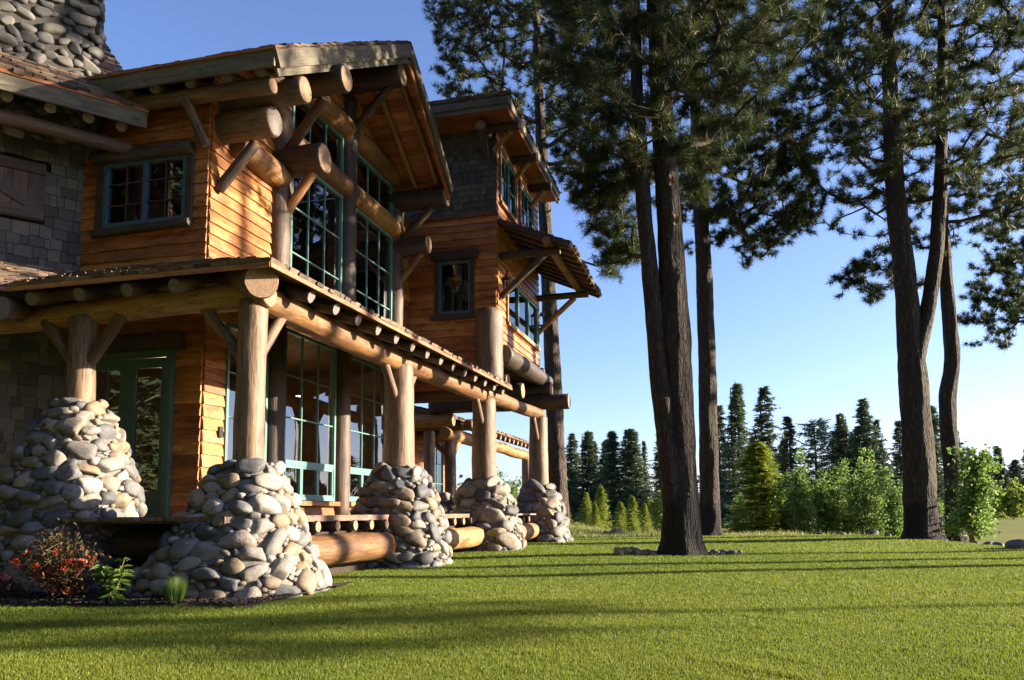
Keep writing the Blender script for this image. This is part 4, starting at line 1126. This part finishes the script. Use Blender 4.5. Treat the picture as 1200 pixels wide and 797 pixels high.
for k, (tx, ty, L, h0, h1, rad, n, lab) in enumerate((
        (-3.2, 12.3, 27, 13.5, 21, 2.2, 60, 'second tall pine along the right-hand lawn edge'),
        (.7, 15.6, 22, 14.0, 21, 2.2, 50, 'third tall pine along the right-hand lawn edge, farthest from the lodge'),
        (-6.5, 15.5, 40, 15.5, 22, 3.0, 70, 'broad pine standing well back on the right of the lawn'),
        (-3.5, 7.3, 36, 9.3, 10.8, 2.4, 90, 'low-crowned pine far to the right, level with the flower bed'))):
    shade_pine((tx+SH[0]*L, ty+SH[1]*L), h0, h1, rad, n, lab, .08 if k == 3 else .24)

# ------------------------------------------------------------------ far conifers
def fir_proto(kind, seed, many=1, small=1):
    r_ = np.random.default_rng(seed); T = []; tone = []
    H = 1.0
    nbr = {'dense': 780, 'open': 520, 'pine': 520}[kind]*many
    ph = r_.uniform(0, 6.3, 3); lean = r_.normal(size=2)*.012
    for k in range(nbr):
        t = r_.random()**1.15; z = .05+.94*t; a = r_.uniform(0, 6.283)
        side = 1+.28*math.sin(2*a+ph[0]+5*t)+.22*math.sin(a*3+9*t+ph[1])
        if kind == 'dense': R0 = (.125*(1-t)**.8+.006)*side
        elif kind == 'open': R0 = (.13*(1-t)**.7*(.55+.5*abs(math.sin(t*17+ph[2])))+.007)*side
        else: z = .22+.78*t; R0 = .165*math.sin(math.pi*min(1, .15+.85*(1-t)))**.8*side
        rr = R0*r_.uniform(.45, 1.2)
        d = np.array((math.cos(a), math.sin(a), 0)); sdv = np.array((-d[1], d[0], 0))
        droop = r_.uniform(-.45, .05) if kind != 'pine' else r_.uniform(-.1, .35)
        m = 15
        for q in range(m):
            s = r_.uniform(.05, 1)**.8; c = np.array((lean[0]*z, lean[1]*z, z))+d*rr*s+np.array((0, 0, droop*rr*s+.16*rr*s*s))+sdv*r_.normal()*.16*rr*(1.2-s)
            v = d*r_.uniform(.2, 1)+sdv*r_.normal()*.8+np.array((0, 0, r_.normal()*.5-.1)); v /= np.linalg.norm(v)
            w = np.cross(v, r_.normal(size=3)); w /= np.linalg.norm(w)
            L = .024*small*r_.uniform(.5, 1.3); W = .0095*small*r_.uniform(.6, 1.3)
            T.append((c-w*W*.5, c+w*W*.5, c+v*L)); tone.append(np.clip(r_.beta(2, 3)+.15*s-.05, 0, 1))
    return np.array(T), np.array(tone)
PROTO = {}
FIRM = {'open1': 'fir2', 'open2': 'fir2'}
for kk, (kind, sd_) in {'dense1': ('dense', 1), 'dense2': ('dense', 2), 'open1': ('open', 3), 'open2': ('open', 4), 'pine1': ('pine', 5)}.items():
    T, tn = fir_proto(kind, sd_)
    oc = tri_soup('crown', T, tn, M[FIRM.get(kk, 'fir')]); mb = MB(); mb.log((0, 0, -.02), (0, 0, .97), .013, .002, seg=7, bend=0); ot = mb.build('trunk', (M['limb'], M['limb']))
    PROTO[kk] = (oc.data, ot.data); bpy.data.objects.remove(oc); bpy.data.objects.remove(ot)
T, tn = fir_proto('dense', 9); oc = tri_soup('crown', T, tn, M['brightfir']); PROTO['young'] = (oc.data, PROTO['dense1'][1]); bpy.data.objects.remove(oc)
T, tn = fir_proto('dense', 12, 3, .55); oc = tri_soup('crown', T, tn, M['fir']); PROTO['fine'] = (oc.data, PROTO['dense1'][1]); bpy.data.objects.remove(oc)
def far_tree(kind, px, top, dep, label, wide=1.0, group='conifers along the far side of the meadow', base=None, name='conifer_tree'):
    b = ground_at(px, dep) if base is None else base
    tp = on_d(px, top, dep); h = tp[2]-b.z
    root = tree_root(name, b, label, 'tree', group); root.rotation_euler = (0, 0, random.uniform(0, 6.28)); root.scale = (h*wide*random.uniform(1.45, 1.95), h*wide*random.uniform(1.45, 1.95), h)
    for nm, me in zip(('crown', 'trunk'), PROTO[kind]):
        o = bpy.data.objects.new(nm, me); COL.objects.link(o); o.parent = root
FT = [
 ('dense1', 671, 508, 95, 'pointed dark conifer nearest the porch, first of the row left of the forked pine', 1.0),
 ('dense2', 684, 505, 98, 'dark conifer second from the porch in the row left of the forked pine', 1.05),
 ('open1', 698, 516, 104, 'paler thin-topped conifer, third from the porch in the row left of the forked pine', .9),
 ('dense1', 709, 515, 96, 'dark narrow conifer, fourth from the porch in the row left of the forked pine', .95),
 ('dense2', 720, 505, 94, 'spire-topped dark conifer, fifth from the porch in the row left of the forked pine', 1.0),
 ('open2', 735, 502, 97, 'ragged-topped dark conifer, sixth from the porch in the row left of the forked pine', 1.1),
 ('dense1', 747, 502, 93, 'tallest broad dark conifer ending the row left of the forked pine', 1.15),
 ('open1', 757, 516, 96, 'spindly see-through conifer closest to the left side of the forked pine', .55),
 ('open2', 777, 508, 100, 'conifer half hidden behind the forked pine trunk', .9),
 ('open1', 846, 474, 84, 'conifer just right of the slender pine trunk, shorter than its neighbour', .8),
 ('dense2', 862, 449, 80, 'tallest conifer of the far row, right of the slender pine trunk', .85),
 ('open2', 897, 452, 83, 'tall conifer with a loose broad top above the bright young pine', .95),
 ('dense1', 884, 512, 90, 'short dark conifer between the two tallest of the far row', .9),
 ('open1', 930, 487, 86, 'narrow conifer with a bare spire standing alone right of the bright young pine', .8),
 ('dense2', 919, 515, 92, 'small dark conifer tucked left of the narrow bare-spired one', .8),
 ('pine1', 960, 494, 88, 'round-headed dark pine in the gap between the pointed conifers', 1.0),
 ('dense1', 985, 505, 90, 'low conifer at the left foot of the central dark clump', .8),
 ('dense2', 998, 484, 88, 'second-tallest conifer of the central dark clump', .95),
 ('dense1', 1018, 466, 86, 'tallest pointed conifer of the central dark clump', 1.0),
 ('open2', 1033, 490, 88, 'slim conifer at the right side of the central dark clump', .8),
 ('dense1', 1008, 508, 94, 'broad conifer filling the middle of the central dark clump', 1.2),
 ('open1', 1060, 492, 82, 'conifer showing just left of the split pine trunk', .9),
 ('dense2', 1091, 474, 84, 'dark conifer framed between the split pine and the crooked pine', 1.1),
 ('dense1', 1127, 500, 88, 'dark conifer behind the leafy sapling', 1.0),
 ('dense2', 1166, 526, 150, 'far dark conifer beyond the fairway, left of the pair', 1.1),
 ('dense1', 1178, 522, 150, 'taller of the dark conifer pair beyond the fairway', 1.05),
 ('dense2', 1193, 538, 155, 'low dark conifer beyond the fairway at the edge of the view', 1.3),
 ('open2', 1212, 524, 150, 'conifer beyond the fairway past the low dark one', 1.1),
]
for k, px, top, dep, lab, w in FT: far_tree(k, px, top, dep, lab, w)
for k, (px, top, dep, lab, w) in enumerate([
 (896, 518, 34, 'bright yellow-green young pine in front of the dark conifers', 2.0),
 (689, 577, 48, 'small grey-green young conifer left of the pair at the meadow edge', 1.3),
 (704, 569, 46, 'bright green young conifer at the meadow edge beyond the boulders', 1.35),
 (697, 590, 45, 'lowest young conifer squeezed between the pair at the meadow edge', 1.3),
 (741, 581, 47, 'small bright conifer right of the two meadow boulders', 1.2),
 (727, 588, 50, 'short dull green young conifer between the bright ones', 1.3),
 (663, 592, 44, 'young conifer peeping out beside the last porch pier', 1.4),
 (757, 590, 52, 'young conifer close by the left of the forked trunk', 1.3)]):
    far_tree('young', px, top, dep, lab, w, 'young conifers at the meadow edge', None, 'young_conifer')
# woods behind the photographer: they stand in the window reflections and shade the near side of the lodge
for k in range(26):
    a = R(140+k*5.6); r = random.uniform(24, 38); x, y = math.sin(a)*r, math.cos(a)*r; b = Vector((x, y, gz(x, y)))
    root = tree_root('conifer_tree', b, 'conifer of the wood facing the entrance side of the lodge, seen in its window panes', 'tree', 'conifers facing the entrance side'); h = random.uniform(30, 40)
    root.scale = (h*1.5, h*1.5, h); root.rotation_euler = (0, 0, random.uniform(0, 6.28))
    for nm, me in zip(('crown', 'trunk'), PROTO['fine']):
        o = bpy.data.objects.new(nm, me); COL.objects.link(o); o.parent = root
# low dark woods closing the gaps far behind
T = []; tn = []
for k in range(900):
    a = rng.uniform(R(-40), R(62)); r = rng.uniform(190, 420); x, y = math.sin(a)*r, math.cos(a)*r; h = rng.uniform(8, 15)*(1+.35*math.sin(a*9)); z = gz(x, y)
    n = 70; t = rng.random(n)**1.3; an = rng.uniform(0, 6.283, n); q = h*.17*(1-t)*rng.uniform(.3, 1, n)
    c = np.stack([x+q*np.cos(an), y+q*np.sin(an), z+h*(.02+.96*t)], 1)
    v = np.stack([np.cos(an), np.sin(an), rng.normal(size=n)*.5-.3], 1)*h*.11; w = np.stack([-np.sin(an), np.cos(an), rng.normal(size=n)*.3], 1)*h*.04
    T.append(np.stack([c-w, c+w, c+v], 1)); tn.append(np.clip(rng.beta(2, 3, n), 0, 1))
o = tri_soup('forest', np.concatenate(T), np.concatenate(tn), M['fir']); tag(o, 'dense dark conifer forest closing the far side of the meadow', 'forest', None, 'stuff')

# ------------------------------------------------------------------ leafy shrubs, sapling
def shrub(px, top, dep, width_px, label, stems=5, leaves=5200, mat='aspen', cat='shrub', group='leafy shrubs at the lawn edge', lsize=.055, name='leafy_shrub', bottom=.12, seed=0):
    r_ = np.random.default_rng(seed+17); b = ground_at(px, dep); h = on_d(px, top, dep)[2]-b.z; W = width_px/F_PX*dep/2
    root = tree_root(name, b, label, cat, group)
    segs = []; cen = []
    for s in range(stems):
        a = r_.uniform(0, 6.283); hh = h*(1 if s == 0 else r_.uniform(.6, .95)); ro = W*(.12 if s == 0 else r_.uniform(.35, .8))
        p = np.array((r_.normal()*.08, r_.normal()*.08, -.05)); top_ = np.array((math.cos(a)*ro, math.sin(a)*ro, hh)); last = p
        for k in range(1, 9):
            q = p+(top_-p)*k/8+r_.normal(size=3)*.03*h*.3; segs.append((last, q, .022*(1.12-k/8)+.004, .022*(1-k/8)+.004)); last = q
            if k/8 > bottom:
                for bnum in range(4):
                    bd = r_.normal(size=3); bd[2] = abs(bd[2])*.6+.1; bd /= np.linalg.norm(bd); L = W*r_.uniform(.25, .75)*(1.15-.75*k/8)
                    e = q+bd*L; segs.append((q, e, .009, .004))
                    for m in range(5): cen.append(q+bd*L*r_.uniform(.35, 1.1)+r_.normal(size=3)*.07)
    cen = np.array(cen); C = cen[r_.integers(0, len(cen), leaves)]+r_.normal(size=(leaves, 3))*.085
    C = C[C[:, 2] > .03]; n = len(C)
    v = r_.normal(size=(n, 3)); v[:, 2] = v[:, 2]*.6-.3; v /= np.linalg.norm(v, axis=1)[:, None]
    w = np.cross(v, r_.normal(size=(n, 3))); w /= np.linalg.norm(w, axis=1)[:, None]
    L = lsize*r_.uniform(.7, 1.4, n)[:, None]
    Q = np.stack([C, C+v*L*.5+w*L*.42, C+v*L, C+v*L*.5-w*L*.42], 1)
    tri_soup('foliage', Q, np.clip(r_.beta(2.2, 2.2, n), 0, 1), M[mat], root, True)
    S = tube_soup(segs); tri_soup('stems', S, np.full(len(S), .5), M['stem'], root, True)
    return root
for k, (px, top, dep, w, lab) in enumerate([
  (925, 560, 33, 46, 'low yellow-green leafy shrub beside the bright young pine'),
  (945, 538, 31, 44, 'upright leafy shrub with thin tops below the round-headed pine'),
  (968, 556, 32, 46, 'rounded leafy shrub left of the tallest leafy one'),
  (993, 546, 33, 50, 'leafy shrub in the middle of the thicket'),
  (1018, 534, 31, 58, 'tallest bright leafy shrub of the thicket, in front of the dark clump'),
  (1045, 552, 32, 48, 'leafy shrub pressed against the left of the split pine trunk'),
  (905, 578, 35, 40, 'small shrub at the foot of the bright young pine'),
  (870, 588, 36, 34, 'small dull shrub right of the slender pine trunk'),
  (1085, 570, 33, 36, 'shrub glimpsed between the split pine and the sapling')]):
    shrub(px, top, dep, w, lab, 6, 5200, seed=k, lsize=.085)
shrub(1135, 532, 24, 92, 'leafy green sapling growing at the foot of the crooked pine', 6, 7000, cat='sapling', group=None, lsize=.085, name='leafy_sapling', bottom=.2, seed=40)
for k, (px, top, dep, w, lab) in enumerate([(1188, 566, 120, 60, 'dark bushy tree beyond the fairway'), (1170, 574, 125, 40, 'lower bushy tree beyond the fairway beside the conifer pair'), (775, 578, 60, 40, 'dark bush behind the forked trunk'), (640, 585, 60, 60, 'green bushy tree seen under the bay between the porch posts'), (590, 560, 52, 70, 'bright bushy tree seen through the porch beside the rear post'), (560, 590, 55, 50, 'bush seen low through the porch')]):
    shrub(px, top, dep, w, lab, 7, 5000, 'aspen' if k > 3 else 'brightfir', 'bush', 'bushes beyond the meadow', .16*dep/60, 'bush', .05, seed=60+k)

# ------------------------------------------------------------------ grass
def blades(x, y, h, w, tone, mat, name, lean=.45):
    n = len(x); z = ground_z(x, y); a = rng.uniform(0, 6.283, n); b = rng.uniform(0, 6.283, n)
    base = np.stack([x, y, z-.004], 1); s = np.stack([np.cos(a), np.sin(a), np.zeros(n)], 1)*w[:, None]*.5
    t = base+np.stack([np.cos(b)*h*lean*rng.random(n), np.sin(b)*h*lean*rng.random(n), h], 1)
    return tri_soup(name, np.stack([base-s, base+s, t], 1), tone, mat)
def bed_mask(x, y):   # inside the planting bed in front of the left piers
    e = 7.86+.14*np.clip(x+5.3, -2.6, 0)+.04*np.sin(x*1.9)+.03*np.sin(x*4.3+1)
    return (y > e) & (x < -5.05-.3*np.sin(y*2)) & (y < 10.6)
def lawn_limit(d, l):
    return 27.6+.5*np.sin(l*1.3)+.35*np.sin(l*3.1+1)+.2*np.sin(l*7)
n = 1300000
d = np.exp(rng.uniform(math.log(3.0), math.log(28.5), n)); l = rng.uniform(-1.02, 1.02, n)*d
x = d*FH[0]+l*LH[0]; y = d*FH[1]+l*LH[1]
under = (x < -5.9) & (y > 9.0) & (x > -12)
edge = 11.5+.08*(d-17)
keep = ~under & ~bed_mask(x, y) & (d < lawn_limit(d, l)) & (l < edge+.25*np.sin(d*3))
x, y, d = x[keep], y[keep], d[keep]; n = len(x)
patch = np.array([noise.noise((a*.9, b*.9, 0))*.6+noise.noise((a*.25, b*.25, 4))*.7+noise.noise((a*3.5, b*3.5, 2))*.5 for a, b in zip(x[::20], y[::20])])
patch = np.repeat(patch, 20)[:n] if False else np.interp(np.arange(n), np.arange(0, n, 20), patch)*0
patch = .5*np.sin(x*.8+np.sin(y*1.1))*np.sin(y*.65+1.3*np.sin(x*.4))+.3*np.sin(x*2.7+y*1.9)*np.sin(y*3.1-x*.8)
tone = np.clip(.46+.16*patch+rng.normal(size=n)*.17+.16*np.sin(x*.31+2)*np.sin(y*.27), 0, 1)
tuftm = np.clip(np.sin(x*5.1+3*np.sin(y*2.3))*np.sin(y*4.7+2*np.sin(x*1.9))-.55, 0, 1)
hgt = (.019+.0007*d)*rng.uniform(.6, 1.35, n)*(1+.12*patch+1.1*tuftm)
o = blades(x, y, hgt, (.0024+.0008*d), tone, M['grass'], 'lawn_grass'); tag(o, 'short mown green grass of the lawn', 'grass', None, 'stuff')
n = 90000
d = rng.uniform(27.2, 46, n)**1.0; l = rng.uniform(-.45, .62, n)*d
keep = (d > lawn_limit(d, l)-.1) & (l < 9.5+3*rng.random(n)); d, l = d[keep], l[keep]; n = len(d)
x = d*FH[0]+l*LH[0]; y = d*FH[1]+l*LH[1]; ok = ~((x < -8) & (y > 9)); x, y, d = x[ok], y[ok], d[ok]; n = len(x)
cl = .5+.5*np.sin(x*1.3+np.sin(y*.9)*2)*np.sin(y*.8+1)
hgt = (.12+.34*cl*rng.random(n))*np.clip((d-26.8)/2, .35, 1)
o = blades(x, y, hgt, np.full(n, .022), np.clip(rng.normal(.55, .22, n), 0, 1), M['tallgrass'], 'meadow_grass', .7); tag(o, 'tall pale meadow grass standing behind the mown lawn', 'grass', None, 'stuff')

# ------------------------------------------------------------------ planting bed
V = []; xs = np.linspace(-13, -4.95, 90); F = []
for q in xs:
    e = 7.84+.14*min(0, max(-2.6, q+5.3))+.04*math.sin(q*1.9)+.03*math.sin(q*4.3+1)
    for t in np.linspace(0, 1, 14):
        yy = e+(10.3-e)*t; V.append((q, yy, gz(q, yy)+.012+.03*math.sin(min(1, t*4)*1.57)+.03*noise.noise((q*5, yy*5, 0))*(t > .02)))
for i in range(89):
    for j in range(13): F.append((i*14+j, (i+1)*14+j, (i+1)*14+j+1, i*14+j+1))
me = bpy.data.meshes.new('planting_bed'); me.from_pydata(V, [], F); me.materials.append(M['mulch'])
o = bpy.data.objects.new('planting_bed', me); COL.objects.link(o); structure(o, 'dark mulched planting bed along the foot of the stone piers', 'planting bed')
mb = MB()
for k in range(2600):
    q = random.uniform(-11.5, -5.0); e = 7.84+.14*min(0, max(-2.6, q+5.3))+.04*math.sin(q*1.9)+.03*math.sin(q*4.3+1); yy = random.uniform(e-.04, min(e+1.0, 10))
    a = random.uniform(0, 6.28); ax = [np.array((math.cos(a), math.sin(a), .2)), np.array((-math.sin(a), math.cos(a), 0)), np.array((0, 0, 1.))]
    mb.box((q, yy, gz(q, yy)+.05), ax, (random.uniform(.012, .035), random.uniform(.006, .014), .005), random.random())
o = mb.build('mulch_chips', M['mulch']); tag(o, 'loose bark mulch chips on the planting bed', 'mulch', None, 'stuff')

def leaf_soup(C, v, size, aspect, droop=.2):
    n = len(C); w = np.cross(v, np.stack([rng.normal(size=n)*.4, rng.normal(size=n)*.4, np.ones(n)], 1)); w /= np.linalg.norm(w, axis=1)[:, None]
    L = size[:, None]; dz = np.array((0, 0, 1.))*droop
    return np.concatenate([np.stack([C, C+v*L*.4+w*L*aspect, C+v*L*.75+w*L*aspect*.6-dz*L*.3, C+v*L-dz*L*.7], 1), np.stack([C, C+v*L-dz*L*.7, C+v*L*.75-w*L*aspect*.6-dz*L*.3, C+v*L*.4-w*L*aspect], 1)])
def unit(a): return a/np.linalg.norm(a, axis=1)[:, None]
def flowering(px, py, Y, W, H, label):
    p = on_y(px, py, Y); b = Vector((p[0], Y, gz(p[0], Y))); root = empty('flowering_shrub', b, label, 'shrub')
    segs = []; tips = []
    for s in range(13):
        a = rng.uniform(0, 6.283); R0 = W*rng.uniform(.1, .55); t = np.array((math.cos(a)*R0, math.sin(a)*R0*.6, H*rng.uniform(.5, 1.0))); last = np.array((rng.normal()*.05, rng.normal()*.05, 0))
        p0 = last
        for k in range(1, 7):
            q = p0+(t-p0)*k/6+rng.normal(size=3)*.02; segs.append((last, q, .008-.0009*k, .0075-.0009*k)); last = q
            if k > 1:
                for m in range(3):
                    e = q+unit(rng.normal(size=(1, 3)))[0]*W*.16; segs.append((q, e, .004, .002)); tips.append(e)
        tips.append(t)
    tips = np.array(tips); S = tube_soup(segs); tri_soup('stems', S, np.full(len(S), .5), M['stem'], root, True)
    n = 2700; C = tips[rng.integers(0, len(tips), n)]+rng.normal(size=(n, 3))*.06; v = unit(rng.normal(size=(n, 3))+np.array((0, 0, .4)))
    Q = leaf_soup(C, v, rng.uniform(.035, .065, n), .24); tri_soup('foliage', Q, np.tile(rng.random(n), 2), M['redleaf'], root, True)
    low = tips[(tips[:, 2] < H*.62) & (tips[:, 2] > .12)]; fl = low[rng.integers(0, len(low), 44)]+np.array((0, -.07, .02))+rng.normal(size=(44, 3))*.03
    n = 44*16; C = np.repeat(fl, 16, 0)+rng.normal(size=(n, 3))*.016; v = unit(rng.normal(size=(n, 3))+np.array((0, -.6, .5)))
    Q = leaf_soup(C, v, rng.uniform(.03, .05, n), .38, -.1); tri_soup('blossoms', Q, np.tile(rng.random(n), 2), M['petal'], root, True)
    return root
flowering(80, 690, 7.95, .95, .86, 'dark azalea with orange-red blossoms in front of the tall cobble pier')
# leafy green plant
p = on_y(132, 698, 7.82); b = Vector((p[0], 7.82, gz(p[0], 7.82))); root = empty('leafy_plant', b, 'bright green plant with drooping pointed leaves between the azalea and the corner pier', 'plant')
segs = []; C = []; v = []
for s in range(7):
    a = rng.uniform(0, 6.283); t = np.array((math.cos(a)*.13, math.sin(a)*.1, rng.uniform(.3, .50))); last = np.zeros(3)
    for k in range(1, 7):
        q = t*np.array(((k/6)**1.4, (k/6)**1.4, k/6)); segs.append((last, q, .006, .005)); last = q
        for m in range(6 if k == 6 else 3):
            an = rng.uniform(0, 6.283); C.append(q); v.append((math.cos(an), math.sin(an), rng.uniform(-.1, .5)))
C = np.array(C); v = unit(np.array(v)); Q = leaf_soup(C, v, rng.uniform(.10, .17, len(C)), .20, .55)
tri_soup('foliage', Q, np.tile(rng.random(len(C)), 2), M['greenleaf'], root, True); S = tube_soup(segs); tri_soup('stems', S, np.full(len(S), .5), M['stem'], root, True)
# chive clump
p = on_y(205, 701, 7.93); b = Vector((p[0], 7.93, gz(p[0], 7.93))); root = empty('grass_clump', b, 'tight rounded clump of fine upright green blades before the corner pier', 'plant')
n = 1500; a = rng.uniform(0, 6.283, n); r0 = .06*np.sqrt(rng.random(n)); r1 = r0*2.1+.03*rng.random(n); h = .34*rng.uniform(.7, 1.08, n)*(1-.25*(r0/.06)**2)
B = np.stack([r0*np.cos(a), r0*np.sin(a), 0*a], 1); T_ = np.stack([r1*1.05*np.cos(a), r1*1.05*np.sin(a), h], 1); w = np.stack([-np.sin(a+1), np.cos(a+1), 0*a], 1)*.0022
tri_soup('blades', np.stack([B-w, B+w, T_], 1), np.clip(rng.normal(.6, .25, n), 0, 1), M['greenleaf'], root)
# pink flowers
p = on_y(8, 690, 7.85); b = Vector((p[0], 7.85, gz(p[0], 7.85))); root = empty('pink_flower', b, 'small pink-flowered plant at the left end of the planting bed', 'plant')
n = 160; C = rng.normal(size=(n, 3))*np.array((.10, .06, .06))+np.array((0, 0, .14)); Q = leaf_soup(C, unit(rng.normal(size=(n, 3))+np.array((0, 0, .4))), rng.uniform(.05, .09, n), .2)
tri_soup('foliage', Q, np.tile(rng.random(n), 2), M['redleaf'], root, True)
f = np.array([(-.04, -.05, .30), (.03, -.06, .27), (.10, -.05, .16)]); C = np.repeat(f, 16, 0)+rng.normal(size=(48, 3))*.012
tri_soup('blossoms', leaf_soup(C, unit(rng.normal(size=(48, 3))+np.array((0, -.5, .5))), rng.uniform(.03, .05, 48), .4, 0), np.tile(rng.random(48), 2), M['pink'], root, True)

# ------------------------------------------------------------------ loose rocks
def rock(px, dep, r, label, group=None, tone=None, name='cobblestone', cat='stone', up=.3):
    g = ground_at(px, dep); mb = MB(); a = random.uniform(0, 6.28); t = random.uniform(-.25, .25)
    ax = [np.array((math.cos(a), math.sin(a), t)), np.array((-math.sin(a), math.cos(a), 0)), np.array((-t*math.cos(a), -t*math.sin(a), 1.))]
    stone(mb, (0, 0, r*up), ax, (r*random.uniform(1, 1.35), r*random.uniform(.8, 1.05), r*random.uniform(.6, .8)), tone)
    o = mb.build(name, M['stone']); o.location = g; tag(o, label, cat, group)
random.seed(77)
for k in range(30):
    t = k/29; px = 722+t*56+random.uniform(-3, 3); rock(px, 17.35+random.uniform(-.35, .55), random.uniform(.055, .115)*(1.2-.4*t), 'cobblestone in the low heap lying left of the forked pine trunk', 'cobbles left of the forked pine', random.uniform(.55, .85), up=random.uniform(.3, .75) if t < .5 else .35)
for k in range(16):
    t = k/15; px = 826+t*42+random.uniform(-2, 2); rock(px, 17.5+random.uniform(-.3, .4), random.uniform(.045, .09), 'small dark cobblestone in the scatter right of the forked pine trunk', 'cobbles right of the forked pine', random.uniform(.1, .6))
rock(711, 29.5, .20, 'dark boulder at the meadow edge, left of the tan one', None, .1, 'boulder', 'boulder'); rock(723, 29.3, .26, 'larger tan boulder at the meadow edge', None, .66, 'boulder', 'boulder')
rock(1190, 18.6, .24, 'grey boulder at the right lawn edge above the fairway', None, .3, 'boulder', 'boulder')
for k, (px, dp) in enumerate(((1130, 22.3), (1142, 21.5), (1158, 20.7), (1168, 20.2))): rock(px, dp, random.uniform(.08, .14), 'low stone set along the right lawn edge by the sapling', 'stones along the right lawn edge', .2)
for k, (px, dp) in enumerate(((960, 28.2), (985, 28.0), (1040, 27.2), (1022, 27.6))): rock(px, dp, random.uniform(.1, .16), 'dark stone half buried in front of the leafy thicket', 'stones before the thicket', .12)
